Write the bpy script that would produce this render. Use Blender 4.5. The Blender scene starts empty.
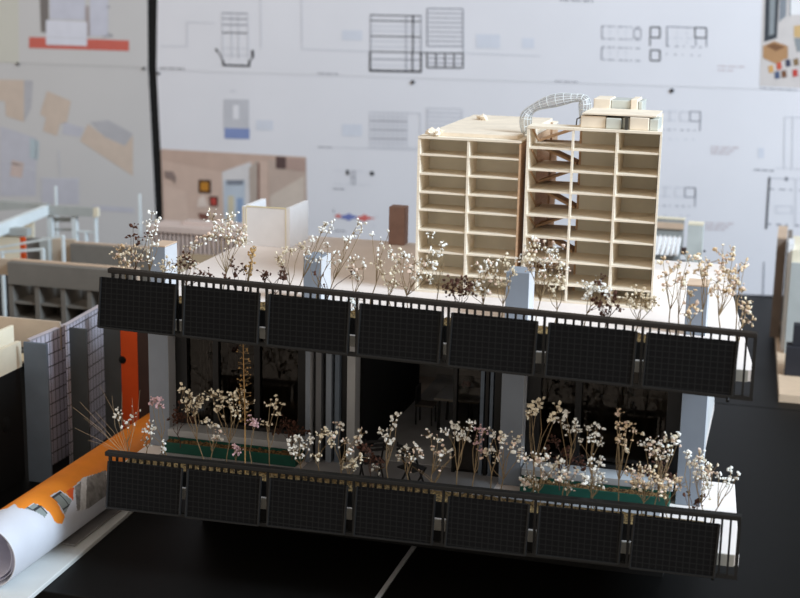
import bpy, bmesh, math, random
from mathutils import Vector, Matrix, noise
random.seed(7)
S = bpy.context.scene
COL = S.collection
PI = math.pi

# ---------------------------------------------------------------- camera
F, CZ, YAW, PIT, ROL = 1416.5, .56, .269202929, .222192527, .0191850441
fw = Vector((-math.sin(YAW)*math.cos(PIT), math.cos(YAW)*math.cos(PIT), -math.sin(PIT)))
r0 = Vector((math.cos(YAW), math.sin(YAW), 0)); u0 = r0.cross(fw)
rt = r0*math.cos(ROL) + u0*math.sin(ROL); up = u0*math.cos(ROL) - r0*math.sin(ROL)
cd = bpy.data.cameras.new('camera'); cam = bpy.data.objects.new('camera', cd); COL.objects.link(cam)
cd.sensor_width = 36; cd.sensor_fit = 'HORIZONTAL'; cd.lens = F/800*36
cd.clip_start = .02; cd.clip_end = 60
cam.matrix_world = Matrix(((rt.x, up.x, -fw.x, 0), (rt.y, up.y, -fw.y, 0), (rt.z, up.z, -fw.z, CZ), (0, 0, 0, 1)))
cd.dof.use_dof = True; cd.dof.focus_distance = 1.36; cd.dof.aperture_fstop = 8
S.camera = cam
# ---------------------------------------------------------------- world, lights, exposure
w = bpy.data.worlds.new('room_daylight'); S.world = w; w.use_nodes = True
bg = w.node_tree.nodes['Background']; bg.inputs[0].default_value = (1, .885, .77, 1); bg.inputs[1].default_value = .68
def area(name, loc, target, sx, sy, power, col):
    l = bpy.data.lights.new(name, 'AREA'); l.shape = 'RECTANGLE'; l.size = sx; l.size_y = sy; l.energy = power; l.color = col
    o = bpy.data.objects.new(name, l); COL.objects.link(o); o.location = loc
    o.rotation_euler = (Vector(target)-Vector(loc)).to_track_quat('-Z', 'Y').to_euler()
    return o
area('right_window_daylight', (1.85, .85, 1.75), (-.3, 1.5, .25), 1.0, 1.0, 116, (.68, .84, 1))
S.view_settings.view_transform = 'Standard'; S.view_settings.look = 'None'
S.view_settings.gamma = 1; S.view_settings.use_curve_mapping = False
S.view_settings.exposure = 0.0

# ---------------------------------------------------------------- survey helpers: a sight line met with a real plane
C0 = Vector((0, 0, CZ))
def ray(x, y): return fw + rt*((x-400)/F) - up*((y-299)/F)
def onY(x, y, Y): d = ray(x, y); return C0 + d*(Y/d.y)
def onX(x, y, X): d = ray(x, y); return C0 + d*(X/d.x)
def onZ(x, y, Z): d = ray(x, y); return C0 + d*((Z-CZ)/d.z)
def proj(p):
    v = Vector(p)-C0; z = v.dot(fw); return (400+F*v.dot(rt)/z, 299-F*v.dot(up)/z)
def inpoly(x, y, P):
    r = False; j = len(P)-1
    for i in range(len(P)):
        if (P[i][1] > y) != (P[j][1] > y) and x < (P[j][0]-P[i][0])*(y-P[i][1])/(P[j][1]-P[i][1])+P[i][0]: r = not r
        j = i
    return r

# ---------------------------------------------------------------- materials
def srgb(r, g, b):
    return tuple((c/255/12.92 if c/255 <= .04045 else ((c/255+.055)/1.055)**2.4) for c in (r, g, b)) + (1,)
MATS = {}
def mat(name, rgb, rough=.7, var=.06, scale=40, metal=0, spec=.4, bump=0, stretch=None):
    if name in MATS: return MATS[name]
    m = bpy.data.materials.new(name); m.use_nodes = True; N = m.node_tree.nodes; L = m.node_tree.links
    b = N['Principled BSDF']; c = srgb(*rgb)
    tc = N.new('ShaderNodeTexCoord'); nz = N.new('ShaderNodeTexNoise'); nz.inputs['Scale'].default_value = scale; nz.inputs['Detail'].default_value = 5
    if stretch:
        mp = N.new('ShaderNodeMapping'); mp.inputs['Scale'].default_value = stretch
        L.new(tc.outputs['Object'], mp.inputs[0]); L.new(mp.outputs[0], nz.inputs['Vector'])
    else: L.new(tc.outputs['Object'], nz.inputs['Vector'])
    rp = N.new('ShaderNodeValToRGB')
    rp.color_ramp.elements[0].position = .3; rp.color_ramp.elements[1].position = .7
    rp.color_ramp.elements[0].color = tuple(max(0, v*(1-var*2)) for v in c[:3])+(1,)
    rp.color_ramp.elements[1].color = tuple(min(1, v*(1+var)) for v in c[:3])+(1,)
    L.new(nz.outputs['Fac'], rp.inputs[0]); L.new(rp.outputs[0], b.inputs['Base Color'])
    b.inputs['Roughness'].default_value = rough; b.inputs['Metallic'].default_value = metal; b.inputs['Specular IOR Level'].default_value = spec
    if bump:
        bp = N.new('ShaderNodeBump'); bp.inputs['Strength'].default_value = bump; bp.inputs['Distance'].default_value = .002
        L.new(nz.outputs['Fac'], bp.inputs['Height']); L.new(bp.outputs[0], b.inputs['Normal'])
    MATS[name] = m; return m
def gridmat(name, ground, line, ax1, p1, w1, ax2, p2, w2, rough=.5, off1=0, off2=0, spec=.4):
    m = bpy.data.materials.new(name); m.use_nodes = True; N = m.node_tree.nodes; L = m.node_tree.links; b = N['Principled BSDF']
    tc = N.new('ShaderNodeTexCoord'); sp = N.new('ShaderNodeSeparateXYZ'); L.new(tc.outputs['Object'], sp.inputs[0])
    def ln(ax, p, wd, off):
        a = N.new('ShaderNodeMath'); a.operation = 'ADD'; a.inputs[1].default_value = off+50*p; L.new(sp.outputs[ax], a.inputs[0])
        d = N.new('ShaderNodeMath'); d.operation = 'DIVIDE'; d.inputs[1].default_value = p; L.new(a.outputs[0], d.inputs[0])
        f = N.new('ShaderNodeMath'); f.operation = 'FRACT'; L.new(d.outputs[0], f.inputs[0])
        g = N.new('ShaderNodeMath'); g.operation = 'LESS_THAN'; g.inputs[1].default_value = wd; L.new(f.outputs[0], g.inputs[0]); return g
    A, B = ln(ax1, p1, w1, off1), ln(ax2, p2, w2, off2)
    mx = N.new('ShaderNodeMath'); mx.operation = 'MAXIMUM'; L.new(A.outputs[0], mx.inputs[0]); L.new(B.outputs[0], mx.inputs[1])
    mc = N.new('ShaderNodeMixRGB'); mc.inputs[1].default_value = srgb(*ground); mc.inputs[2].default_value = srgb(*line)
    L.new(mx.outputs[0], mc.inputs[0]); L.new(mc.outputs[0], b.inputs['Base Color']); b.inputs['Roughness'].default_value = rough
    b.inputs['Specular IOR Level'].default_value = spec
    return m
def glassmat(name, tint, gloss=.06, rough=.05):
    m = bpy.data.materials.new(name); m.use_nodes = True; N = m.node_tree.nodes; L = m.node_tree.links
    N.remove(N['Principled BSDF']); out = N['Material Output']
    t = N.new('ShaderNodeBsdfTransparent'); t.inputs[0].default_value = tint+(1,)
    g = N.new('ShaderNodeBsdfGlossy'); g.inputs['Roughness'].default_value = rough; g.inputs[0].default_value = (.8, .75, .7, 1)
    nz = N.new('ShaderNodeTexNoise'); nz.inputs['Scale'].default_value = 30
    ma = N.new('ShaderNodeMath'); ma.operation = 'MULTIPLY'; ma.inputs[1].default_value = gloss*2; L.new(nz.outputs['Fac'], ma.inputs[0])
    mx = N.new('ShaderNodeMixShader'); L.new(ma.outputs[0], mx.inputs[0]); L.new(t.outputs[0], mx.inputs[1]); L.new(g.outputs[0], mx.inputs[2])
    L.new(mx.outputs[0], out.inputs[0]); return m

PAPER = mat('white_plot_paper', (226, 226, 232), .8, .015, 6)
PAPERL = mat('dimmed_plot_paper', (205, 204, 205), .8, .015, 6)  # plot paper toned down, painting in the weaker light on the left sheets
PAPERY = mat('yellowed_plot_paper', (206, 205, 196), .8, .015, 6)
BLACKW = mat('black_board', (14, 14, 15), .8, .1, 30)
TABLE = mat('black_table_laminate', (15, 14, 13), .5, .08, 60, spec=.13)
FLOOR = mat('grey_concrete', (110, 108, 105), .8, .08, 8)
RAIL = mat('black_rail', (18, 17, 16), .5, .1, 80)
RAILW = mat('dark_brown_rail', (30, 25, 22), .5, .15, 90)
SLAB = mat('white_card', (232, 221, 214), .75, .02, 30)
SLABE = mat('cream_card_edge', (176, 170, 158), .75, .06, 60)
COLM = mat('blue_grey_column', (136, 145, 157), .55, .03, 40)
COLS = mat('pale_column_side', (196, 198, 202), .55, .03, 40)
DARK = mat('dark_frame', (22, 22, 23), .5, .1, 60)
DARKB = mat('black_core', (8, 8, 8), .8, .1, 60)
GREEN = mat('dark_green_planter', (20, 82, 68), .6, .1, 60)
MOSS = mat('golden_moss', (140, 116, 76), .95, .5, 400, bump=.8)
SOIL = mat('brown_moss', (110, 84, 50), .95, .6, 500, bump=.8)
SILL = mat('grey_sill', (178, 180, 182), .6, .03, 50)
INFL = mat('grey_room_floor', (196, 197, 199), .6, .05, 40)
INWL = mat('grey_room_wall', (205, 205, 204), .8, .05, 40)
CURT = mat('grey_curtain', (186, 186, 190), .9, .1, 60)
PANEL = gridmat('solar_cell_grid', (13, 13, 14), (29, 29, 29), 0, .0056, .15, 2, .0049, .16, .6, spec=.10)
GLASS = glassmat('smoked_glass', (.5, .48, .46), .02, .03)
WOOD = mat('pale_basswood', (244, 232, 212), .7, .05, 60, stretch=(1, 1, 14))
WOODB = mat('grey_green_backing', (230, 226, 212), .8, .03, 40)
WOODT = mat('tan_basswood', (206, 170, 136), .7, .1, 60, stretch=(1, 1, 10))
CRUM = mat('cream_crumpled_card', (238, 224, 204), .8, .05, 60)
ACRYL = mat('pale_grey_acrylic', (205, 207, 198), .3, .04, 50)
WIRE = mat('silver_mesh', (226, 230, 230), .45, .06, 90)
FOAM = mat('white_foam_board', (236, 235, 236), .8, .02, 60)
FOAME = mat('yellowed_foam_edge', (226, 212, 168), .8, .05, 60)
BROWN = mat('brown_block', (148, 120, 110), .8, .08, 60)
GREYC = mat('warm_grey_card', (124, 119, 112), .8, .04, 50)
TANC = mat('tan_card_edge', (206, 180, 156), .8, .05, 50)
BEIGE = mat('beige_card', (196, 178, 158), .8, .04, 50)
WHITEC = mat('cool_white_card', (226, 234, 236), .7, .03, 50)
CREAM = mat('cream_card', (238, 228, 204), .75, .03, 50)
LGREY = mat('light_grey_card', (176, 180, 178), .8, .03, 50)
ORANGE = mat('orange_card', (214, 78, 16), .7, .04, 50)
DBROWN = mat('dark_brown_card', (62, 44, 40), .7, .06, 50)
BLUEG = mat('blue_grey_card', (104, 116, 130), .7, .05, 50)
DGREY = mat('dark_grey_card', (72, 76, 78), .7, .05, 50)
TILE = gridmat('pale_tile_grid', (206, 202, 214), (66, 56, 58), 1, .0088, .14, 2, .0148, .10, .35, off1=.002)
PLY = mat('plywood', (214, 188, 160), .7, .08, 30, stretch=(2, 20, 60))
PINKC = mat('pink_grey_card', (206, 188, 180), .8, .03, 50)
STEM = mat('olive_brown_stem', (148, 126, 94), .8, .2, 200)
STEMD = mat('dark_brown_stem', (92, 66, 52), .8, .2, 200)
STRAW = mat('straw_stalk', (190, 166, 136), .8, .1, 200)
BL = {'cream': mat('cream_blossom', (246, 232, 206), .9, .12, 250), 'white': mat('white_blossom', (252, 250, 242), .9, .06, 250),
      'brown': mat('maroon_brown_seed', (88, 56, 44), .9, .3, 250), 'tan': mat('tan_blossom', (230, 204, 168), .9, .12, 250), 'pink': mat('mauve_pink_blossom', (222, 186, 192), .9, .12, 250),
      'gold': mat('golden_spike', (190, 152, 98), .9, .2, 250), 'blush': mat('blush_blossom', (242, 216, 198), .9, .15, 250)}

# ---------------------------------------------------------------- mesh helpers
class MB:
    def __init__(s): s.bm = bmesh.new(); s.m = []
    def mi(s, m):
        if m not in s.m: s.m.append(m)
        return s.m.index(m)
    def face(s, pts, m):
        f = s.bm.faces.new([s.bm.verts.new(p) for p in pts]); f.material_index = s.mi(m); return f
    def hexa(s, a, b, m):            # bottom quad a, top quad b
        i = s.mi(m); va = [s.bm.verts.new(p) for p in a]; vb = [s.bm.verts.new(p) for p in b]; n = len(va)
        fs = [s.bm.faces.new(va[::-1]), s.bm.faces.new(vb)]
        for k in range(n): fs.append(s.bm.faces.new((va[k], va[(k+1) % n], vb[(k+1) % n], vb[k])))
        for f in fs: f.material_index = i
        return fs
    def box(s, x0, x1, y0, y1, z0, z1, m):
        return s.hexa([(x0, y0, z0), (x1, y0, z0), (x1, y1, z0), (x0, y1, z0)], [(x0, y0, z1), (x1, y0, z1), (x1, y1, z1), (x0, y1, z1)], m)
    def prism(s, pts, z0, z1, m): return s.hexa([(x, y, z0) for x, y in pts], [(x, y, z1) for x, y in pts], m)
    def bar(s, a, b, wx, wz, m):     # rectangular bar from a to b
        a, b = Vector(a), Vector(b); d = (b-a).normalized()
        u = d.cross(Vector((0, 0, 1)));  u = u.normalized() if u.length > 1e-4 else Vector((1, 0, 0))
        v = u.cross(d)
        q = lambda p: [p-u*wx/2-v*wz/2, p+u*wx/2-v*wz/2, p+u*wx/2+v*wz/2, p-u*wx/2+v*wz/2]
        s.hexa(q(a), q(b), m)
    def tube(s, pts, r, m, n=5, r1=None):
        pts = [Vector(p) for p in pts]; i = s.mi(m); rings = []
        for k, p in enumerate(pts):
            d = (pts[min(k+1, len(pts)-1)]-pts[max(k-1, 0)]).normalized()
            u = d.cross(Vector((.3, .9, .2))).normalized(); v = d.cross(u)
            rr = r if r1 is None else r+(r1-r)*k/(len(pts)-1)
            rings.append([s.bm.verts.new(p+(u*math.cos(2*PI*j/n)+v*math.sin(2*PI*j/n))*rr) for j in range(n)])
        fs = []
        for a, b in zip(rings, rings[1:]):
            for j in range(n): fs.append(s.bm.faces.new((a[j], a[(j+1) % n], b[(j+1) % n], b[j])))
        fs.append(s.bm.faces.new(rings[0][::-1])); fs.append(s.bm.faces.new(rings[-1]))
        for f in fs: f.material_index = i; f.smooth = n > 5
    def cyl(s, a, b, r, m, n=16): s.tube([a, b], r, m, n)
    def blob(s, c, r, m, rnd, sub=1):
        i = s.mi(m); t = bmesh.ops.create_icosphere(s.bm, subdivisions=sub, radius=r)
        sc = Vector((rnd.uniform(.5, 1.4), rnd.uniform(.55, 1.3), rnd.uniform(.5, 1.35)))
        for v in t['verts']:
            k = 1+rnd.uniform(-.42, .35)
            v.co = Vector((v.co.x*sc.x*k, v.co.y*sc.y*k, v.co.z*sc.z*k))+Vector(c)
        for v in t['verts']:
            for f in v.link_faces: f.material_index = i
    def build(s, name, parent=None, bevel=0, smooth=False, origin=None):
        bmesh.ops.recalc_face_normals(s.bm, faces=s.bm.faces)
        me = bpy.data.meshes.new(name)
        if origin is not None: bmesh.ops.translate(s.bm, verts=s.bm.verts, vec=-Vector(origin))
        elif parent is not None: bmesh.ops.translate(s.bm, verts=s.bm.verts, vec=-wloc(parent))
        s.bm.to_mesh(me); s.bm.free()
        for m in s.m: me.materials.append(m)
        if smooth: me.polygons.foreach_set('use_smooth', [True]*len(me.polygons))
        o = bpy.data.objects.new(name, me); COL.objects.link(o)
        if parent is not None: o.parent = parent
        if origin is not None: o.location = Vector(origin)
        if bevel:
            b = o.modifiers.new('bevel', 'BEVEL'); b.width = bevel; b.segments = 2; b.limit_method = 'ANGLE'
        return o
def wloc(o):
    v = Vector((0, 0, 0))
    while o is not None: v += Vector(o.location); o = o.parent
    return v
def thing(name, label, cat, loc, group=None):
    o = bpy.data.objects.new(name, None); COL.objects.link(o); o.location = loc; o.empty_display_size = .02
    o['label'] = label; o['category'] = cat
    if group: o['group'] = group
    return o
def tag(o, label, cat, group=None):
    o['label'] = label; o['category'] = cat
    if group: o['group'] = group
    return o
def struct(o): o['kind'] = 'structure'; return o
def one(fn, name, parent=None, bevel=0, smooth=False, origin=None):
    b = MB(); fn(b); return b.build(name, parent, bevel, smooth, origin)

# ---------------------------------------------------------------- room shell
WY = 2.66
struct(one(lambda b: b.box(-3.2, 2.6, WY, WY+.08, -.74, 2.4, BLACKW), 'wall_back'))
struct(one(lambda b: b.box(-3.2, 2.6, -1.2, WY+.08, -.79, -.74, FLOOR), 'floor'))
struct(one(lambda b: b.box(-3.2, 2.6, WY-.012, WY, -.74, -.66, BLACKW), 'baseboard_back'))

# tables
def table(label, x0, x1, y0, y1, strip=None):
    t = thing('table', label, 'table', ((x0+x1)/2, (y0+y1)/2, -.74), 'black tables pushed together under the models')
    one(lambda b: b.box(x0, x1, y0, y1, -.03, 0, TABLE), 'tabletop', t, .001)
    for sx in (x0+.06, x1-.06):
        for sy in (y0+.06, y1-.06): one(lambda b: b.box(sx-.02, sx+.02, sy-.02, sy+.02, -.74, -.03, DARK), 'leg', t)
    if strip:
        s = one(lambda b: b.box(strip[0], strip[1], y0, y1, -.028, .0002, mat('white_edging', (188, 190, 192), .5, .05)), 'edge_strip', t)
        s['label'] = 'thin white edge strip along the table joint'
table('black table top left of the white strip, under the balcony model', -1.9, -.3416, 1.09, 1.916, (-.3416, -.3370))
table('black table top right of the white strip, in the right foreground', -.3364, 1.2, 1.09, 1.916)
table('black table top behind the thin seam, pushed against the drawing wall', -1.9, 1.2, 1.918, 2.642)

# ---------------------------------------------------------------- drawings on the wall
PY = WY-.0040
def W(px, py, k=0, off=0): return onY(px, py, PY+off-.0004-.00025*k)
INK = mat('black_ink', (84, 85, 92), .8, .1); INKM = mat('grey_ink', (152, 154, 164), .8, .05); INKL = mat('pale_grey_ink', (206, 208, 216), .8, .02)
INKK = mat('solid_black_ink', (40, 40, 46), .8, .1)
class Sheet(MB):
    def poly(s, pts, m, k=1): s.face([W(x, y, k, getattr(s, 'off', 0)) for x, y in pts], m)
    def rect(s, x0, y0, x1, y1, m, k=1, sl=.024): s.poly([(x0, y0), (x1, y0+(x1-x0)*sl), (x1, y1+(x1-x0)*sl), (x0, y1)], m, k)
    def line(s, x0, y0, x1, y1, m, wd=.8, k=2):
        d = Vector((x1-x0, y1-y0)).normalized(); n = Vector((-d.y, d.x))*wd/2
        s.poly([(x0-n.x, y0-n.y), (x1-n.x, y1-n.y), (x1+n.x, y1+n.y), (x0+n.x, y0+n.y)], m, k)
    def dots(s, x0, y0, x1, y1, m, wd=1.2, n=8, fill=.7):
        for i in range(n):
            a = i/n; b = (i+fill*(.7+.3*math.sin(i*2.3)))/n
            s.line(x0+(x1-x0)*a, y0+(y1-y0)*a, x0+(x1-x0)*b, y0+(y1-y0)*b, m, wd)
    def frame(s, x0, y0, x1, y1, m, wd=.8, sl=.024):
        e = (x1-x0)*sl
        s.line(x0, y0, x1, y0+e, m, wd); s.line(x0, y1, x1, y1+e, m, wd); s.line(x0, y0, x0, y1, m, wd); s.line(x1, y0+e, x1, y1+e, m, wd)
def sheet(corners, m, label, fn=None, drop=0):
    b = Sheet(); b.off = -drop; P = [onY(x, y, PY-drop) for x, y in corners]
    b.hexa([p+Vector((0, .0003, 0)) for p in P], [p-Vector((0, .0002, 0)) for p in P], m)
    if fn: fn(b)
    c = sum(P, Vector())/4
    return tag(b.build('printed_sheet', origin=c), label, 'drawing', 'plan drawings pinned to the wall')
sheet([(-60, -60), (18, -58), (19, 63), (-60, 60)], PAPERY, 'narrow blank yellowish paper at top left corner of the drawing wall')
def f_tl(b):
    b.poly([(29, 37), (47, 37.5), (47, 45), (86, 46), (86, 39), (129, 40.5), (129, 51), (29, 48)], mat('red_print', (206, 106, 94), .8, .03))
    b.poly([(39, -20), (48, -20), (49, 33), (41, 32)], mat('dark_grey_print', (124, 118, 116), .8, .04))
    b.poly([(50, -20), (85, -20), (85, 20), (50, 19)], mat('lilac_print', (204, 206, 220), .8, .03))
    b.poly([(85, 6), (89, 6), (90, 36), (86, 36)], mat('mauve_grey_print', (172, 162, 164), .8, .03))
    b.poly([(90, -20), (108, -20), (108, 36), (90, 36)], MATS['lilac_print'])
    b.poly([(46, 20), (87, 22), (87, 46), (46, 44.5)], mat('blue_white_print', (222, 224, 236), .8, .02), 2)
    b.line(46, 37, 87, 38.5, INKL, .8, 3); b.line(103, 37, 112, 36, INKM, 1); b.line(107, 33, 113, 36, INKM, 1); b.line(107, 7, 110, 7, INKM, 1.4)
sheet([(18, -60), (147, -57), (148, 67.5), (19, 63)], PAPERL, 'paper sheet with a long red ground bar below a pale building elevation', f_tl)
def f_bl(b):
    be = mat('beige_print', (207, 191, 178), .8, .03); gp = mat('cool_grey_print', (184, 184, 190), .8, .03)
    b.poly([(-30, 79), (24, 80), (24, 122), (6, 116), (5, 101), (-30, 99)], be); b.poly([(24, 80), (33, 81), (31, 108), (24, 122)], gp)
    b.poly([(47, 91), (71, 101), (67, 122), (60, 124), (57, 136), (43, 131), (46, 118), (40, 114)], be)
    b.poly([(80, 141), (88, 124), (105, 137), (125, 146), (133, 135), (133, 176)], be)
    b.poly([(90, 122), (108, 120), (123, 128), (133, 134), (125, 146), (105, 137)], gp)
    lv = mat('pale_lavender_print', (196, 197, 208), .8, .03)
    b.poly([(0, 126), (36, 138), (36, 196), (0, 196)], lv); b.poly([(42, 178), (79, 178), (79, 204), (42, 204)], lv); b.poly([(64, 122), (84, 128), (80, 137), (62, 134)], lv)
    for q in ((40, 178, 79, 179), (40, 178, 40, 200), (78, 179, 78, 202), (0, 160, 36, 170), (36, 140, 36, 166), (58, 150, 60, 176)): b.line(*q, INKL, 1)
    b.poly([(12, 160), (24, 163), (22, 178), (10, 176)], mat('pale_peach_print', (206, 188, 182), .8, .03), 2); b.poly([(30, 138), (39, 141), (38, 160), (30, 158)], mat('pale_teal_print', (184, 200, 208), .8, .03), 2)
    b.poly([(92, 205), (134, 208), (134, 213), (92, 210)], lv)
sheet([(-60, 60), (148, 67.5), (160, 300), (-60, 296)], PAPERL, 'large site plan sheet with beige building shapes at the left of the wall', f_bl, -.0009)
def f_uc(b):
    # small section
    for y in (13, 18.5, 24.5, 32.5): b.line(222, y, 247.5, y+.6, INK if y == 32.5 else INKM, 1.1)
    for x in (222, 231, 238, 247.5): b.line(x, 13, x+.6, 58, INKL, .9)
    b.line(223, 48, 248, 48.6, INKL, .8); b.line(224, 55, 248, 55.6, INKL, .8)
    b.line(223, 65, 250, 66, INKK, 2); b.line(223, 60, 223.5, 66, INKK, 2); b.line(249, 60, 249.5, 66, INKK, 2)
    b.line(216, 49, 221, 56, INK, 1.2); b.line(221, 56, 223, 62, INK, 1.2); b.line(252.5, 50, 252.8, 58, INKK, 2.6); b.line(252, 58, 249, 63, INK, 1.2); b.line(215.5, 48.5, 217.5, 51.5, INKK, 2)
    # big double section
    for y, m in ((15, INK), (20.5, INK), (26, INKL), (30.5, INKL), (36, INK), (41, INKL), (46.5, INKL)): b.line(370, y, 421, y+1, m, 1.2)
    for x, m, wd in ((370.5, INKM, 1), (406, INKM, .8), (413, INK, 1.6), (421, INKM, 1)): b.line(x, 15, x, 52, m, wd)
    b.line(370, 51.5, 428, 52.8, INK, 1.2); b.line(370, 51, 370, 71, INKK, 1.8); b.line(369.5, 70.5, 421.5, 71.6, INKK, 2.2); b.line(421, 52.5, 421, 71.5, INKK, 1.8)
    b.line(370, 59, 421, 60, INKM, 1.1); b.line(370, 65, 421, 66, INKL, .9); b.line(406, 52, 406, 71, INKM, 1.2); b.line(412.5, 52, 412.5, 71, INK, 1.6)
    b.frame(427, 8.5, 463, 46, INKM, 1.2, .008)
    for k in range(1, 8): b.line(427, 8.5+k*4.65, 463, 9+k*4.65, INKM, 1)
    b.frame(427, 53, 463, 67.5, INK, 1.5, .01)
    for x in (436, 445, 454): b.line(x, 53, x, 68, INK, 1.4)
    b.line(427, 58, 463, 58.6, INKM, 1.1); b.line(427, 63, 463, 63.6, INKM, 1.1); b.line(463, 46, 463.3, 54, INKM, 1)
    b.line(301, -30, 302, 49, INKL, .8); b.line(302, 49, 370, 51.5, INKL, .9); b.line(463, 53, 540, 56, INKL, .8); b.line(260, -30, 261, 48, INKL, .8)
    b.line(160, 46, 187, 46.5, INKL, .8); b.line(187, 22, 187, 46.5, INKL, .8); b.line(187, 22, 215, 23, INKL, .8)
    b.dots(160, 68, 186, 68.8, INK, 1.1, 9, .95); b.dots(318, 73.3, 338, 74, INKM, 1.3, 7, .9); b.dots(555, 81, 579, 82, INKM, 1.2, 8, .9); b.dots(560, 0, 595, 1.2, INKM, 1.6, 9, .9)
    bl = mat('pale_blue_print', (213, 217, 228), .8, .02)
    for q in ((342, 30, 362, 40), (476, 34, 500, 48), (522, 38, 534, 48)): b.rect(*q, bl)
    # floor plan
    for y in (26, 38.5, 47, 59.5): b.dots(602, y, 641, y+1.4, INKM, 1.1, 7, .85)
    b.line(602, 26, 602, 39, INKM, 1); b.line(602, 47, 601.5, 59.5, INKM, 1.2)
    for x in (610, 618, 626): b.dots(x, 26, x, 39, INKL, .9, 3); b.dots(x, 47, x, 60, INKL, .9, 3)
    b.frame(634, 29, 641, 38, INKM, .9)
    for y in (27, 50): b.frame(650.5, y, 660, y+10.5, INK, 1.4)
    b.line(650, 38, 650, 46, INK, 1.2)
    b.line(667, 26.5, 667, 47, INKM, 1.3); b.line(667, 26.5, 707, 28, INKM, 1); b.dots(667, 38, 707, 39, INKL, 1, 6); b.dots(667, 46, 707, 47.5, INKM, 1.1, 5, .5); b.dots(666, 54, 707, 56, INKM, 1.1, 5, .3)
    b.frame(695, 27.5, 706.5, 37.5, INK, 1.3); b.line(706.5, 28, 706.5, 47, INKM, 1.2); b.line(696, 38, 696, 46, INKM, 1)
    for x in (677, 687): b.dots(x, 27, x, 46, INKL, .9, 4)
    b.dots(718, 66, 746, 66.8, mat('pink_caption_ink', (206, 196, 200), .8, .02), 1.6, 8, .9); b.dots(718, 70, 734, 70.6, MATS['pink_caption_ink'], 1.6, 5, .9)
sheet([(158, -60), (850, -40), (850, 92), (156.5, 70)], PAPER, 'wide upper sheet with black building sections and a floor plan', f_uc)
def f_lc(b):
    g1 = mat('elevation_grey_print', (196, 197, 204), .8, .02); bl = mat('blue_base_print', (132, 148, 194), .8, .03)
    b.rect(223.5, 99, 249, 129, g1); b.rect(224.5, 128, 249.5, 138.5, bl, 2); b.rect(233, 105, 239, 119, mat('white_print', (228, 228, 234), .8, .01), 2); b.dots(230, 91, 237, 91.4, INKL, 2, 3)
    b.frame(370, 112, 420, 147, INKL, .9)
    for k in range(1, 8): b.line(370, 112+k*4.4, 407, 112.8+k*4.4, INKL if k % 2 else INKM, 1)
    for k in range(1, 9): b.line(370+k*4.6, 112, 370+k*4.6, 147, INKL, .8)
    for q in ((256, 120, 273, 130), (342, 124, 362, 136)): b.rect(*q, MATS['pale_blue_print'])
    b.frame(427, 108, 462, 146, INKL, .9)
    for k in range(1, 9): b.line(427, 108+k*4.3, 462, 109+k*4.3, INKL, 1.6)
    b.dots(318, 147, 334, 147.6, INKM, 1.3, 6, .9); b.line(334, 147.4, 420, 150, INKL, .7)
    # small plan with two black cores
    b.rect(346, 170, 349, 175, INKK, 2); b.rect(370, 171.5, 374, 175.5, INKK, 2); b.frame(351.5, 171, 355, 184, INKM, .8); b.line(352, 177, 355, 177, INKM, .8)
    b.dots(334, 171, 345, 171, INKL, .8, 4); b.dots(334, 184, 372, 185, INKL, .8, 9); b.dots(356, 171, 369, 171.6, INKL, .8, 4)
    b.dots(333, 188.5, 346, 189.4, INKM, 1.3, 6, .95)
    # red and blue diagram
    rd = mat('coral_print', (214, 110, 104), .8, .03); bb = mat('violet_blue_print', (112, 124, 186), .8, .03)
    def lens(cx, cy, a, h, m): b.poly([(cx-a, cy-h*.3), (cx-a*.35, cy-h*.55), (cx, cy-h), (cx+a*.35, cy-h*.5), (cx+a, cy-h*.2), (cx+a, cy+h*.2), (cx+a*.35, cy+h*.5), (cx, cy+h), (cx-a*.35, cy+h*.6), (cx-a, cy+h*.3)], m, 2)
    lens(338.5, 216, 3.5, 2.4, rd); lens(349, 217, 8, 4, bb); lens(364.5, 218, 7, 4, rd); b.line(335, 216.3, 375, 218.5, rd, .9, 1)
    b.line(333.5, 209, 334, 213, INKM, .9); b.dots(334, 230.5, 347, 231.4, INKM, 1.4, 6, .95); b.dots(374, 216, 379, 216.4, INKL, 1, 2); b.dots(372, 225, 376, 225.3, INKL, 1, 2)
    # right-hand plans
    for oy, ox in ((0, 0), (76, -5)):
        b.dots(661+ox, 111+oy, 700+ox, 112+oy, INKL, 1.1, 6, .9); b.dots(661+ox, 120+oy, 692+ox, 121+oy, INKL, .9, 5, .9)
        b.frame(690+ox, 111.5+oy, 700.5+ox, 121+oy, INKM, 1.1); b.line(700.5+ox, 112+oy, 700+ox, 131+oy, INKM, 1.2); b.dots(661+ox, 129.5+oy, 700+ox, 130.5+oy, INKM, 1, 6, .55); b.dots(661+ox, 139+oy, 700+ox, 139.6+oy, INKL, 1.1, 5, .4)
        for x in (670, 680): b.line(x+ox, 112+oy, x+ox, 121+oy, INKL, .8)
        for j, (e, ff) in enumerate(((740, 1), (735, .8), (731, .6))): b.dots(711+ox, 147+oy*1.0+j*3, e+ox, 147.8+oy*1.0+j*3, MATS['pink_caption_ink'], 1.8, 8, .9)
    for x in (785, 793): b.line(x, 117, x-1, 168, INKL, 1)
    b.line(785, 117, 850, 118, INKL, .9); b.line(775, 168, 850, 171, INKL, .8)
    b.dots(754, 169.6, 775, 170.8, INKM, 1.6, 8, .95)
    b.line(769.5, 177, 766, 229, INK, 2.2); b.line(769, 178, 850, 180, INKL, 1); b.rect(785, 177, 788, 181, INKM, 2); b.dots(769, 189, 850, 192, INKM, 1.1, 8, .7); b.frame(776, 206, 792, 213, INKL, .9)
    b.dots(767, 224, 850, 228, INKM, 1.6, 9, .6); b.line(796, 180, 795, 226, INKL, 1); b.line(764, 262, 763, 296, INKM, 1.4); b.rect(758, 148, 764, 158, MATS['pale_blue_print'])
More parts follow.
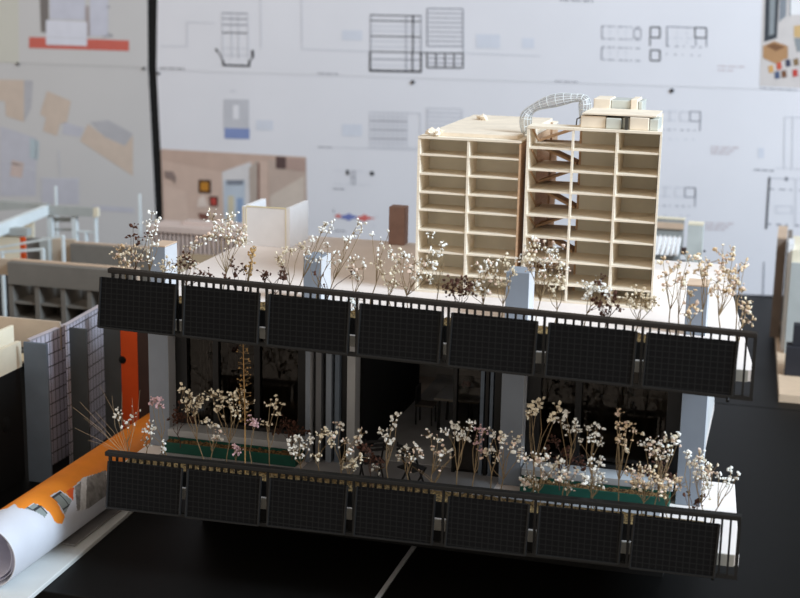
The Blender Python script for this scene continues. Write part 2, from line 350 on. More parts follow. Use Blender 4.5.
lc = sheet([(156.5, 70), (850, 92), (850, 298), (167, 275)], PAPER, 'wide lower sheet with an interior picture and a red and blue diagram', f_lc, -.0009)
# interior view printed at the sheet's left
b = Sheet(); b.off = .0009; c3 = lambda n, r, g, bb: mat(n, (r, g, bb), .8, .03)
b.poly([(161, 149), (306, 157), (308, 260), (164, 252)], c3('print_beige_wall', 205, 180, 166), 1)
b.poly([(161, 149), (306, 157), (306, 164), (250, 160), (222, 172), (161, 160)], c3('print_taupe_ceiling', 196, 170, 156), 2)
b.poly([(222, 172), (250, 162), (252, 165), (249, 225), (224, 226)], c3('print_pale_opening', 216, 213, 214), 3)
b.poly([(224, 180), (245, 180), (245, 226), (224, 226)], c3('print_blue_window', 190, 200, 212), 4)
b.poly([(226, 180), (244, 180), (243, 185), (227, 185)], c3('print_slate', 128, 134, 146), 5); b.poly([(228, 196), (234, 196), (234, 226), (228, 226)], c3('print_sand', 206, 196, 170), 5); b.poly([(237, 198), (243, 198), (243, 226), (237, 226)], c3('print_denim', 142, 164, 196), 5)
b.poly([(249, 168), (258, 160), (259, 210), (250, 214)], c3('print_grey_beige', 180, 166, 156), 4); b.poly([(257.5, 163), (259.5, 163), (259.5, 200), (257.5, 200)], c3('print_brown_line', 128, 92, 80), 5)
b.poly([(268, 160), (306, 162), (307, 258), (270, 256)], c3('print_shadow_beige', 190, 170, 158), 3); b.poly([(270, 196), (290, 184), (304, 176), (305, 258), (270, 256)], c3('print_cream', 206, 192, 180), 4)
b.poly([(276, 156.5), (286, 157), (286, 169), (276, 168.5)], c3('print_dark_brown', 92, 72, 70), 5); b.poly([(286, 158), (306, 159), (306, 172), (286, 169)], c3('print_rose_beige', 178, 152, 142), 5)
b.poly([(198.5, 179.5), (211, 180), (211, 193.5), (198.5, 193)], c3('print_black_brown', 70, 48, 34), 5); b.poly([(200.5, 182), (208.5, 182.3), (208.5, 191), (200.5, 190.6)], c3('print_amber', 188, 128, 44), 6)
b.poly([(209, 196), (218, 196.5), (218, 206.5), (210, 206)], c3('print_dark_red', 86, 52, 48), 5); b.poly([(211, 198), (216, 198.3), (216, 205), (211.5, 204.6)], c3('print_red', 188, 70, 62), 6)
b.poly([(164, 171), (173, 171.5), (176, 177), (175, 184), (172, 180), (165, 178)], c3('print_dark_taupe', 142, 124, 118), 5); b.poly([(198, 199), (204, 195), (208, 207), (197, 207)], c3('print_lamp_white', 222, 206, 196), 5)
b.poly([(164, 184), (186, 192), (190, 232), (165, 232)], c3('print_light_beige', 212, 188, 174), 3); b.poly([(198, 213), (209, 214), (208, 220), (200, 219)], c3('print_umber', 122, 80, 70), 5)
ip = b.build('interior_picture', lc); ip['label'] = 'printed beige interior view with small framed pictures'
# colour photo print at top right
b = Sheet()
b.poly([(765, -60), (850, -60), (850, 90), (759.5, 86)], c3('photo_pale_floor', 206, 200, 198), 1)
b.poly([(767, -60), (782, -60), (777, 38), (764, 42)], c3('photo_dark_frame', 62, 66, 72), 2); b.poly([(771, -60), (778, -60), (774, 34), (769, 36)], c3('photo_grey_glass', 142, 148, 152), 3)
b.poly([(782, -60), (789, -60), (786, 16), (779, 22)], c3('photo_steel', 134, 140, 148), 2); b.poly([(791, -60), (850, -60), (850, 14), (790, 15)], c3('photo_white_wall', 232, 232, 234), 2)
b.line(790, -60, 790, 16, MATS['photo_steel'], 1.2, 3)
b.poly([(763, 46), (774, 41), (788, 46), (788, 58), (776, 64), (763, 58)], c3('photo_basket', 176, 136, 98), 3); b.poly([(766, 46), (774, 43), (785, 47), (776, 51)], c3('photo_basket_inside', 124, 88, 62), 4)
b.poly([(794, 26), (806, 24), (806, 38), (794, 37)], c3('photo_straw', 206, 174, 124), 3); b.poly([(794, 38), (806, 38), (806, 50), (797, 52)], MATS['photo_grey_glass'], 3)
for i, (x, y, nm, cc) in enumerate(((779, 66, 'photo_orange_red', (196, 92, 70)), (771, 69, 'photo_ochre', (204, 160, 100)), (788, 63, 'photo_navy', (70, 72, 92)), (784, 74, 'photo_umber', (120, 84, 62)), (777, 75, 'photo_indigo', (78, 92, 122)), (795, 73, 'photo_scarlet', (190, 70, 62)), (796, 62, 'photo_olive', (136, 112, 82)))):
    b.poly([(x-2.6, y-3), (x+2.2, y-4), (x+3, y+3), (x-2, y+4)], c3(nm, *cc), 4)
b.dots(760, 88, 797, 90, INKM, 1, 12, .9)
pp = b.build('photo_print', bpy.data.objects['printed_sheet.003']); pp['label'] = 'colour photo print with a wicker basket'
PIN = [(18, 64, 'black push pin at left, between the blank paper and the red bar sheet'), (144, 68.5, 'black push pin just left of the black wall gap'), (158.5, 73.5, 'black push pin just right of the black wall gap'),
       (413, 82, 'black push pin below the double section drawing'), (672, 90.5, 'black push pin above the roof of the wooden tower, right side')]
for x, y, lab in PIN:
    p = onY(x, y, PY-.0008); r = .0038 if x > 400 else .003
    t = thing('push_pin', lab, 'push pin', p, 'push pins in the drawings')
    one(lambda b: b.cyl(p, p+Vector((0, -.0016, 0)), r, INKK, 14), 'head', t); one(lambda b: b.cyl(p+Vector((0, -.0016, 0)), p+Vector((0, -.0026, 0)), r*.6, INKK, 12), 'grip', t)

# ---------------------------------------------------------------- the balcony model
BX0, BX1 = -.605, -.018
M = thing('facade_model', 'large architectural model with two black solar panel balconies, in the middle of the table', 'architectural model', (-.31, 1.36, 0))
one(lambda b: b.prism([(-.57, 1.30), (-.09, 1.30), (-.09, 1.6), (-.58, 1.6)], .0003, .076, DARKB), 'pedestal', M)
def slabs(b, poly, z0, z1):
    b.prism(poly, z0, z1, SLAB)
UP = [(BX0, 1.166), (BX1, 1.166), (-.021, 1.2), (-.066, 1.622), (-.624, 1.622), (-.616, 1.2)]
LOW = [(BX0, 1.166), (BX1, 1.166), (-.030, 1.345), (-.066, 1.345), (-.066, 1.622), (-.624, 1.622), (-.616, 1.2)]
one(lambda b: slabs(b, UP, .2402, .2505), 'roof_slab', M, .0006)
one(lambda b: slabs(b, LOW, .0765, .0875), 'lower_slab', M, .0006)
one(lambda b: b.box(-.592, -.092, 1.1965, 1.2520, .0876, .0882, mat('grey_paving', (150, 150, 152), .7, .05)), 'balcony_paving', M)
one(lambda b: b.box(-.442, -.2505, 1.2522, 1.300, .0876, .0882, MATS['grey_paving']), 'balcony_paving', M)
one(lambda b: b.box(BX0, BX1-.004, 1.1645, 1.1658, .2402, .2500, SLABE), 'slab_edge', M)
one(lambda b: b.box(BX0, BX1-.004, 1.1645, 1.1658, .0765, .0870, SLABE), 'slab_edge', M)
def rail_z(x, lvl): # the handmade rails are not quite level
    t = (x+.594)/.576
    return (.2975-.0115*t) if lvl else (.1210+.0075*t)
def balcony(lvl, panels, xl, xr):
    Z = lambda x: rail_z(x, lvl)
    Y = 1.152
    b = MB()
    q = lambda x, y0, y1, za, zb: [(x, y0, Z(x)+za), (x, y1, Z(x)+za), (x, y1, Z(x)+zb), (x, y0, Z(x)+zb)]
    b.hexa(q(xl, Y-.0006, Y+.0006+.002, -.058, -.0545), q(xr, Y-.0006, Y+.0026, -.058, -.0545), RAIL)
    n = int((xr-xl)/.0071)
    for i in range(n+1):
        x = xl+.004+(xr-xl-.0055)*i/n; wd = .0009 if i not in (0, n) else .0014
        if any(panels[2*k+1]-.001 < x < panels[2*k+2]+.001 for k in range(6)): continue
        b.hexa([(x-wd, Y-.0008, Z(x)-.056), (x+wd, Y-.0008, Z(x)-.056), (x+wd, Y+.0014, Z(x)-.056), (x-wd, Y+.0014, Z(x)-.056)], [(x-wd, Y-.0008, Z(x)-.002), (x+wd, Y-.0008, Z(x)-.002), (x+wd, Y+.0014, Z(x)-.002), (x-wd, Y+.0014, Z(x)-.002)], RAIL)
    for x in ((panels[1]+panels[2])/2, (panels[3]+panels[4])/2, (panels[5]+panels[6])/2, (panels[7]+panels[8])/2, (panels[9]+panels[10])/2, (panels[11]+panels[12])/2):
        b.box(x-.0011, x+.0011, Y-.0008, Y+.0016, Z(x)-.056, Z(x)-.003, RAIL)
    b.cyl((xr-.02, Y, Z(xr)-.0605), (xr-.02, Y, Z(xr)-.057), .0016, RAIL, 8)
    r = b.build('balcony_railing', M)
    b = MB()
    b.hexa(q(xl, Y-.0035, Y+.0045, -.0044, 0), q(xr, Y-.0035, Y+.0045, -.0044, 0), RAILW if lvl else RAIL)
    h = b.build('handrail', r, .0008)
    for i in range(7):
        x0, x1 = panels[2*i]+.0007, panels[2*i+1]-.0007; g = random.Random(i*3+lvl)
        sag = g.uniform(-.001, .001); out = .0035+g.uniform(-.001, .0015)
        zt, zb = -.0082, -.0535+sag
        b = MB(); T = .0016
        sk = -.0014
        ya, yb = Y-.0048, Y-.0048-out
        f0 = [(x0+sk, yb, Z(x0)+zb), (x1+sk, yb, Z(x1)+zb), (x1+sk, yb+T, Z(x1)+zb), (x0+sk, yb+T, Z(x0)+zb)]
        f1 = [(x0, ya, Z(x0)+zt), (x1, ya, Z(x1)+zt), (x1, ya+T, Z(x1)+zt), (x0, ya+T, Z(x0)+zt)]
        b.hexa(f0, f1, PANEL)
        o = b.build('solar_panel', M)
        b = MB()
        for (a, c) in ((f0[0], f0[1]), (f0[0], f1[0]), (f0[1], f1[1])):
            b.bar(Vector(a)+Vector((0, -.0002, 0)), Vector(c)+Vector((0, -.0002, 0)), .0016, .0016, mat('panel_edge', (22, 22, 22), .5, .1))
        b.build('frame', o)
    # planting trough with moss behind the rail
    zs = .2506 if lvl else .0876
    t = one(lambda b: b.box(xl+.008, xr-.03, 1.1672, 1.196, zs, zs+.0145, DARK), 'planter_trough', M)
    b = MB(); n = 150; y0, y1 = 1.168, 1.195; rows = []; rr = random.Random(3+lvl)
    for i in range(n+1):
        x = xl+.009+(xr-xl-.04)*i/n
        rows.append([b.bm.verts.new((x, y0+(y1-y0)*j/5, zs+.0148+(rr.uniform(.0, .0035) if 0 < j < 5 else .0004))) for j in range(6)])
    k = b.mi(MOSS)
    for a, c in zip(rows, rows[1:]):
        for j in range(5): b.bm.faces.new((a[j], a[j+1], c[j+1], c[j])).material_index = k
    b.build('moss', t, smooth=True)
balcony(1, [-.6011, -.5249, -.5181, -.4448, -.4368, -.3609, -.3527, -.2781, -.2706, -.1955, -.1866, -.1125, -.1051, -.0308], -.5945, -.0165)
balcony(0, [-.5983, -.5219, -.5174, -.444, -.4363, -.3614, -.3539, -.2802, -.2689, -.1961, -.1882, -.1153, -.1068, -.0348], -.6025, -.0180)
# columns
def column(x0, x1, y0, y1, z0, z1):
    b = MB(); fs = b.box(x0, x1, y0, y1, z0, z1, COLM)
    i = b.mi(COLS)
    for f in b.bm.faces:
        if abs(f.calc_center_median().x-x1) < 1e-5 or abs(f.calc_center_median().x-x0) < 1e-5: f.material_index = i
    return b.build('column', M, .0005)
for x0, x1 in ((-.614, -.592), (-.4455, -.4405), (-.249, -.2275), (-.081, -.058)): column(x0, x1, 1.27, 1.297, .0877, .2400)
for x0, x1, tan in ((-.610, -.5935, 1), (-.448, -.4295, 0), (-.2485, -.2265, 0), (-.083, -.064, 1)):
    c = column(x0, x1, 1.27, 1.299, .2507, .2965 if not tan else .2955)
    if tan: one(lambda b: b.box(x0, x1, 1.27, 1.299, .2957, .2970, TANC), 'tan_top', c)
# back and side walls, floor of the rooms
one(lambda b: b.box(-.618, -.3965, 1.612, 1.618, .0877, .2400, INWL), 'back_wall', M)
one(lambda b: b.box(-.3963, -.2355, 1.612, 1.618, .0877, .1850, INWL), 'back_wall', M)   # wall kept low: an unseen gap added to let light into the open bay
one(lambda b: b.box(-.2353, -.07, 1.612, 1.618, .0877, .2400, INWL), 'back_wall', M)
one(lambda b: b.box(-.618, -.612, 1.298, 1.612, .0877, .2400, INWL), 'side_wall', M)
one(lambda b: b.box(-.072, -.066, 1.298, 1.612, .0877, .2400, INWL), 'side_wall', M)
one(lambda b: b.box(-.235, -.231, 1.306, 1.612, .0877, .2400, DARK), 'partition_wall', M)
one(lambda b: b.box(-.425, -.397, 1.306, 1.53, .0877, .2400, DARKB), 'kitchen_block', M)
one(lambda b: b.box(-.396, -.236, 1.30, 1.611, .0876, .0886, INFL), 'room_floor', M)
one(lambda b: b.box(-.38, -.3615, 1.6105, 1.6118, .1005, .109, mat('painted_opening_light', (240, 240, 240), .6)), 'opening_light_patch', M)  # white plate, paints the light of a small opening onto the rear wall
one(lambda b: b.box(-.396, -.236, 1.609, 1.6118, .0887, .0925, SILL), 'skirting', M)
# glazing bays
def window_bay(x0, x1, mulls, label):
    zt, zb = .2400, .1095
    b = MB(); y0, y1 = 1.286, 1.296
    b.box(x0, x0+.0125, y0, y1, zb, zt, DARK); b.box(x1-.0125, x1, y0, y1, zb, zt, DARK); b.box(x0+.0125, x1-.0125, y0, y1, zt-.006, zt, DARK); b.box(x0+.0125, x1-.0125, y0, y1, zb, zb+.004, DARK)
    fr = b.build('window_frame', M)
    for m in mulls: one(lambda b: b.box(m-.003, m+.003, y0+.001, y1-.001, zb+.004, zt-.006, DARK), 'mullion', fr)
    one(lambda b: b.box(x0+.0125, x1-.0125, 1.2905, 1.2915, zb+.004, zt-.006, GLASS), 'glass_pane', fr)
    s = one(lambda b: b.box(x0+.001, x1-.001, 1.262, 1.2985, .1022, .1092, SILL), 'window_sill', M, .0005)
    p = one(lambda b: b.box(x0+.002, x1-.003, 1.2525, 1.2612, .0877, .0990, GREEN), 'green_planter', M, .0005)
    one(lambda b: b.box(x0+.002, x1-.003, 1.2617, 1.2965, .0877, .1020, GREEN), 'spandrel', M)
    b = MB(); rr = random.Random(int(x0*1000)); k = b.mi(SOIL); rows = []
    for i in range(61):
        x = x0+.004+(x1-x0-.009)*i/60; rows.append([b.bm.verts.new((x, 1.2532+.0074*j/5, .0991+(rr.uniform(0, .003) if 0 < j < 5 else 0))) for j in range(6)])
    for a, c in zip(rows, rows[1:]):
        for j in range(5): b.bm.faces.new((a[j], a[j+1], c[j+1], c[j])).material_index = k
    b.build('soil', p)
window_bay(-.5915, -.4465, (-.548, -.503), '')
window_bay(-.2265, -.0825, (-.178,), '')
def curtain(x0, x1, y, m):
    b = MB(); n = 40; k = b.mi(m); rows = []
    for i in range(n+1):
        x = x0+(x1-x0)*i/n; yy = y+.003*math.sin(i*1.1); rows.append([b.bm.verts.new((x, yy, .0885)), b.bm.verts.new((x, yy, .2395)), b.bm.verts.new((x, yy+.0008, .2395)), b.bm.verts.new((x, yy+.0008, .0885))])
    for a, c in zip(rows, rows[1:]):
        for j in range(4): b.bm.faces.new((a[j], a[(j+1) % 4], c[(j+1) % 4], c[j])).material_index = k
    b.build('curtain', M, smooth=True)
curtain(-.577, -.552, 1.312, CURT); curtain(-.546, -.535, 1.316, mat('rosy_curtain', (128, 108, 104), .9, .1))
# folded door leaves left of the open bay, and door posts right of it
GREYL = mat('grey_door_leaf', (116, 118, 122), .55, .04)
for x0, x1, y0, m in ((-.4395, -.4365, 1.279, DARK), (-.436, -.4305, 1.274, GREYL), (-.4295, -.4265, 1.282, DARK), (-.426, -.4205, 1.276, COLM), (-.4195, -.418, 1.283, DARK), (-.4175, -.4130, 1.278, BLUEG), (-.4125, -.4070, 1.284, DARK)):
    one(lambda b: b.box(x0, x1, y0, 1.298, .0877, .2400, m), 'folding_door_leaf', M)
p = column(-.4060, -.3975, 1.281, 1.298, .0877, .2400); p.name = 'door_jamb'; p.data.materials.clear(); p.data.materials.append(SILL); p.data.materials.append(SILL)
for x0, x1, m in ((-.3, -.2965, DARK), (-.273, -.2695, BLUEG), (-.268, -.265, DARK), (-.2635, -.2605, BLUEG), (-.259, -.2505, DARK)):
    one(lambda b: b.box(x0, x1, 1.288, 1.2965, .0877, .2400, m), 'door_post', M)
one(lambda b: b.box(-.2965, -.273, 1.2915, 1.2925, .0885, .2400, GLASS), 'glass_door', M)

# miniature furniture
def chair(label, x, y, rz, k=1.0):
    t = thing('miniature_chair', label, 'chair', (x, y, .0888), 'miniature dining chairs in the open bay')
    def bx(nm, x0, x1, y0, y1, z0, z1, m=DARK):
        b = MB(); b.box(x0*k, x1*k, y0*k, y1*k, z0*k, z1*k, m); o = b.build(nm); o.parent = t
    bx('seat', -.010, .010, -.010, .010, .021, .0228, mat('dark_taupe_seat', (110, 102, 94), .7))
    for sx in (-.0092, .0078):
        bx('leg', sx, sx+.0014, -.0095, -.0081, 0, .021); bx('leg', sx, sx+.0014, .0081, .0095, 0, .021)
    bx('backrest', -.010, .010, .0084, .0098, .0228, .042)
    t.rotation_euler = (0, 0, rz)
T = thing('miniature_dining_table', 'small dark dining table seen through the open balcony door', 'table', (-.326, 1.43, .0888))
one(lambda b: b.box(-.348, -.300, 1.405, 1.455, .1235, .1258, mat('dark_taupe_top', (150, 142, 130), .5)), 'tabletop', T)
for sx in (-.344, -.307):
    for sy in (1.41, 1.449): one(lambda b: b.bar((sx, sy, .0889), (sx*1.0+.0015*(1 if sx < -.33 else -1), sy, .1235), .0025, .0025, DARK), 'leg', T)
chair('miniature dark chair at the left end of the small dining table', -.363, 1.43, PI/2)
chair('miniature dark chair behind the small dining table', -.332, 1.475, 0)
chair('miniature dark chair partly hidden behind the glass door', -.285, 1.43, -PI/2)
V = thing('miniature_fruit_bowl', 'tiny red filled bowl on the small dining table', 'bowl', (-.322, 1.435, .126))
one(lambda b: b.tube([(-.322, 1.435, .1261), (-.322, 1.435, .128), (-.322, 1.435, .132)], .003, mat('teal_bowl', (40, 70, 66), .5), 12, .006), 'bowl', V)
rr = random.Random(2)
b = MB(); [b.blob((-.322+rr.uniform(-.004, .004), 1.435+rr.uniform(-.004, .004), .1335+rr.uniform(0, .002)), .0026, mat('dull_red', (150, 40, 38), .6), rr) for _ in range(6)]; b.build('red_fruit', V)
def garden_chair(label, x, y, rz):
    t = thing('folding_garden_chair', label, 'chair', (x, y, .0877), 'miniature folding chairs on the lower balcony')
    fr = mat('black_slat', (26, 26, 28), .5)
    for i in range(3): b = MB(); b.box(-.0105, .0105, .0098, .0108, .0335+i*.0042, .0362+i*.0042, fr); b.build('back_slat').parent = t
    b = MB(); b.box(-.0105, .0105, -.0095, .0095, .0205, .0218, fr); b.build('seat').parent = t
    for s in (-.0095, .0095):
        b = MB(); b.bar((s, -.009, .0002), (s, .0102, .046), .0014, .0014, fr); b.build('leg').parent = t
        b = MB(); b.bar((s, .0095, .0002), (s, -.0085, .0208), .0014, .0014, fr); b.build('leg').parent = t
    t.rotation_euler = (0, 0, rz)
garden_chair('small black folding chair on the lower balcony before the open door, right one', -.325, 1.232, PI-.5)
garden_chair('small black folding chair on the lower balcony beside the folded door leaves', -.367, 1.24, PI+.6)

# ---------------------------------------------------------------- things on the roof
# wooden tower
TW = thing('tower_model', 'pale wooden tower block model with open shelf-like floors, standing on the roof', 'architectural model', (-.24, 1.47, .2506))
FL = [.4082, .3907, .3715, .3530, .3352, .3148, .2929, .2709, .2525]
FR = [.4233, .4031, .3817, .3609, .3367, .3155, .2920, .2693, .2525]
Y0, YB, Y1 = 1.36, 1.399, 1.58
XL0, XLm, XL1 = -.3600, -.3085, -.2560
YC = Y0+.054
def fl(b, x0, x1, zs, y0, y1, t=.0024):
    for z in zs: b.box(x0, x1, y0, y1, z-t, z, WOOD)
for z in FL[1:-1]: one(lambda b: b.box(XL0+.0026, XL1-.002, Y0+.0003, Y1, z-.0016, z, WOOD), 'floor_plate', TW)
one(lambda b: b.box(XL0, XL1, Y0, Y1, FL[0]-.0022, FL[0], WOOD), 'roof_plate', TW)
one(lambda b: b.box(XL0, XL1, Y0, Y1, .2506, .2525, WOOD), 'base_plate', TW)
one(lambda b: b.box(XL0, XL0+.0025, Y0, Y1, .2525, FL[0]-.003, WOOD), 'outer_wall', TW)
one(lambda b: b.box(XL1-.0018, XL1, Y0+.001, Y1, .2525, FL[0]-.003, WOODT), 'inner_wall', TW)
one(lambda b: b.box(XLm-.0011, XLm+.0011, Y0-.0004, YB-.003, .2525, FL[0]-.003, WOOD), 'cross_wall', TW)
for z0, z1 in zip(FL[1:], FL[:-1]): one(lambda b: b.box(XL0+.0027, XL1-.002, YB-.001, YB, z0, z1-.0018, WOODB), 'rear_partition', TW)
XR0, XRa, XRm, XR1, XRB = -.2505, -.2055, -.1632, -.1210, -.1385
RP4 = [(XR0, Y0), (XR1, Y0), (XRB, Y0+.2), (XR0, Y0+.2)]
for i, z in enumerate(FR[1:-1]): one(lambda b: b.box(XR0+.0026, XR1-.0028, Y0+.0003, Y0+(.03 if False else .20), z-.0026, z, WOOD), 'floor_plate', TW) if False else (
    one(lambda b: b.box(XR0+.0026, XRa-.0005, Y0+.0003, Y0+.075, z-.0018, z, WOOD), 'landing_plate', TW),
    one(lambda b: b.prism([(XRa-.0004, Y0+.0003), (XR1-.0020, Y0+.0003), (XRB-.0020, Y0+.20), (XRa-.0004, Y0+.20)], z-.0018, z, WOOD), 'floor_plate', TW))
one(lambda b: b.prism([(XRa, Y0), (XR1, Y0), (XRB, Y0+.2), (XRa, Y0+.2)], FR[0]-.0024, FR[0], WOOD), 'roof_plate', TW)
one(lambda b: b.box(XR0, XRa-.0002, Y0, Y0+.03, FR[0]-.0024, FR[0], WOOD), 'stair_roof_plate', TW)
one(lambda b: b.prism(RP4, .2506, .2525, WOOD), 'base_plate', TW)
one(lambda b: b.box(XR0, XR0+.0025, Y0, Y0+.045, .2525, FR[0]-.003, WOOD), 'stair_wall', TW)
one(lambda b: b.box(XRa-.0011, XRa+.0009, Y0-.0003, Y0+.004, .2525, FR[0]-.003, WOOD), 'post', TW)
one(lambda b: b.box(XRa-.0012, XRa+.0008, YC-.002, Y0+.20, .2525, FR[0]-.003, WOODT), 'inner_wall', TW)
one(lambda b: b.box(XRm-.0011, XRm+.0011, Y0-.0003, YC-.002, .2525, FR[0]-.003, WOOD), 'cross_wall', TW)
one(lambda b: b.prism([(XR1-.0018, Y0), (XR1, Y0), (XRB, Y0+.2), (XRB-.0018, Y0+.2)], .2525, FR[0]-.003, WOOD), 'outer_wall', TW)
for z0, z1 in zip(FR[1:], FR[:-1]): one(lambda b: b.box(XRa+.0009, XR1-.0072, YC-.001, YC, z0, z1-.0020, WOODB), 'rear_partition', TW)
for i, (z0, z1) in enumerate(zip(FR[1:-1], FR[:-2])):   # stair flights and braces in the open stair bay
    xa, xb = XR0+.004, XRa-.003
    if i % 2: xa, xb = xb, xa
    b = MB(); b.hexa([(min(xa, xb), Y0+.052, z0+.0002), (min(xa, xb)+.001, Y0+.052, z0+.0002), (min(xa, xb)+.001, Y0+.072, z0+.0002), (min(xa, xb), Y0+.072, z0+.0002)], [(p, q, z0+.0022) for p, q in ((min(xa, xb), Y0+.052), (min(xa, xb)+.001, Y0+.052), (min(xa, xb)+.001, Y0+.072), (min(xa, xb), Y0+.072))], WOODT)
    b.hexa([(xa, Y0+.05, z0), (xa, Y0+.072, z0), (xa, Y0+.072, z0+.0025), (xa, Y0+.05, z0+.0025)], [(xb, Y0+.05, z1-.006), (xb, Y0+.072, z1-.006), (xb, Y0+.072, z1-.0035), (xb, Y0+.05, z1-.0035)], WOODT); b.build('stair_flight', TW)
    one(lambda b: b.bar((XR0+.003, Y0+.012, z1-.004), (XR0+.003, Y0+.05, z0+.001), .0016, .0016, WOODT), 'brace', TW)
    one(lambda b: b.box(XR0+.0105, XR0+.0125, Y0+.073, Y0+.075, z0, z1-.0026, WOODT), 'rear_post', TW)
# left roof deck and scraps
one(lambda b: b.prism([(-.345, 1.372), (-.262, 1.372), (-.262, 1.575), (-.352, 1.575)], FL[0]+.0002, FL[0]+.0035, CRUM), 'roof_deck', TW)
rr = random.Random(11)
def scrap(b, x, y, z, s, n=7):
    for _ in range(n): b.blob((x+rr.uniform(-s, s), y+rr.uniform(-s, s), z+rr.uniform(.0, s*.25)), s*.55, CRUM, rr)
one(lambda b: scrap(b, -.347, 1.366, FL[0]+.003, .0065, 7), 'crumpled_roof_scrap', TW); one(lambda b: scrap(b, -.3285, 1.52, FL[0]+.005, .006, 6), 'crumpled_roof_scrap', TW)
# right roof boxes
zr = FR[0]
for x0, x1, y0, y1, z0, z1, m in ((-.2, -.176, 1.368, 1.40, 0, .0115, CRUM), (-.1755, -.161, 1.366, 1.40, 0, .0105, ACRYL), (-.1605, -.1535, 1.372, 1.40, 0, .011, ACRYL), (-.153, -.1345, 1.366, 1.40, 0, .0122, CRUM), (-.134, -.1255, 1.367, 1.40, 0, .011, ACRYL),
                                  (-.197, -.180, 1.43, 1.47, 0, .0235, CRUM), (-.1795, -.1603, 1.432, 1.47, 0, .0225, ACRYL), (-.1600, -.1530, 1.43, 1.47, 0, .024, CRUM), (-.1525, -.1485, 1.432, 1.47, 0, .0222, ACRYL), (-.2, -.1285, 1.4005, 1.4295, 0, .0128, CRUM)):
    one(lambda b: b.box(x0, x1, y0, y1, zr+.0001, zr+z1, m), 'roof_box', TW, .0008)
one(lambda b: b.box(-.1985, -.1280, 1.3665, 1.43, zr+.0129, zr+.0142, CRUM), 'roof_cover', TW)
one(lambda b: b.box(-.157, -.154, 1.3635, 1.366, zr, zr+.012, mat('dark_slit', (70, 66, 60), .6)), 'roof_slit', TW)
# wire mesh canopy: a half tunnel bent from a leg over to the roof
def canopy(b):
    path = []
    ctrl = [onY(527, 133, 1.41), onY(526, 118, 1.41), onY(531, 110, 1.41), onY(541, 104.5, 1.41), onY(557, 100, 1.41), onY(572, 98, 1.41), onY(582, 98.5, 1.41), onY(585, 104, 1.41), onY(584, 115, 1.41), onY(583.5, 126, 1.41)]
    for i in range(len(ctrl)-1):
        p0, p1, p2, p3 = ctrl[max(i-1, 0)], ctrl[i], ctrl[i+1], ctrl[min(i+2, len(ctrl)-1)]
        for k in range(4):
            t = k/4; path.append(.5*((2*p1)+(p2-p0)*t+(2*p0-5*p1+4*p2-p3)*t*t+(3*p1-p0-3*p2+p3)*t**3))
    path.append(ctrl[-1])
    rows = []
    for i, p in enumerate(path):
        d = (path[min(i+1, len(path)-1)]-path[max(i-1, 0)]).normalized(); n = Vector((-d.z, 0, d.x))
        if i < 20 and n.x > .3: pass
        r = .0048+.0012*math.sin(i*.5)
        rows.append([p+Vector((0, -math.sin(a)*r*1.6, 0))+n*math.cos(a)*r*1.05 for a in [PI*j/6 for j in range(7)]])
    film = glassmat('silver_film', (.62, .66, .68), .34, .4); k = b.mi(film)
    V = [[b.bm.verts.new(p) for p in r] for r in rows]
    for a, c in zip(V, V[1:]):
        for j in range(6): b.bm.faces.new((a[j], a[j+1], c[j+1], c[j])).material_index = k
    for j in range(7): b.tube([r[j]+Vector((0, -.0003, 0)) for r in rows], .0003, WIRE, 4)
    for i in range(0, len(rows), 2): b.tube([q+Vector((0, -.0003, 0)) for q in rows[i]], .00036, WIRE, 4)
one(canopy, 'wire_mesh_canopy', TW)
one(lambda b: b.tube([onY(576, 127, 1.40), onY(577, 119, 1.40), onY(581, 117, 1.40)], .0007, mat('dark_wire', (90, 88, 84), .5), 6), 'bent_wire', TW)

# white U shaped box and brown block
U = thing('white_box_model', 'white open topped foam board box with yellowed edges at the back of the roof', 'model block', (-.587, 1.57, .2507))
one(lambda b: b.box(-.6125, -.5635, 1.535, 1.5385, .2507, .2965, FOAM), 'front_wall', U)
one(lambda b: b.box(-.6180, -.6128, 1.535, 1.60, .2507, .2965, FOAM), 'left_wall', U)
one(lambda b: b.box(-.563, -.5585, 1.535, 1.60, .2507, .2975, FOAM), 'right_wall', U)
def edges(b):
    b.box(-.6128, -.6123, 1.5344, 1.5349, .2507, .2965, FOAME); b.box(-.5635, -.563, 1.5344, 1.5349, .2507, .2965, FOAME); b.box(-.6125, -.5635, 1.5344, 1.5386, .2966, .2972, FOAME); b.box(-.6160, -.6155, 1.5344, 1.5349, .2507, .2965, FOAME)
one(edges, 'yellow_edge', U)
tag(one(lambda b: b.box(-.457, -.4375, 1.599, 1.617, .2507, .2965, BROWN), 'brown_block', bevel=.0008, origin=(-.447, 1.608, .2507)), 'upright dark brown block at the back edge of the roof, left of the tower', 'model block')

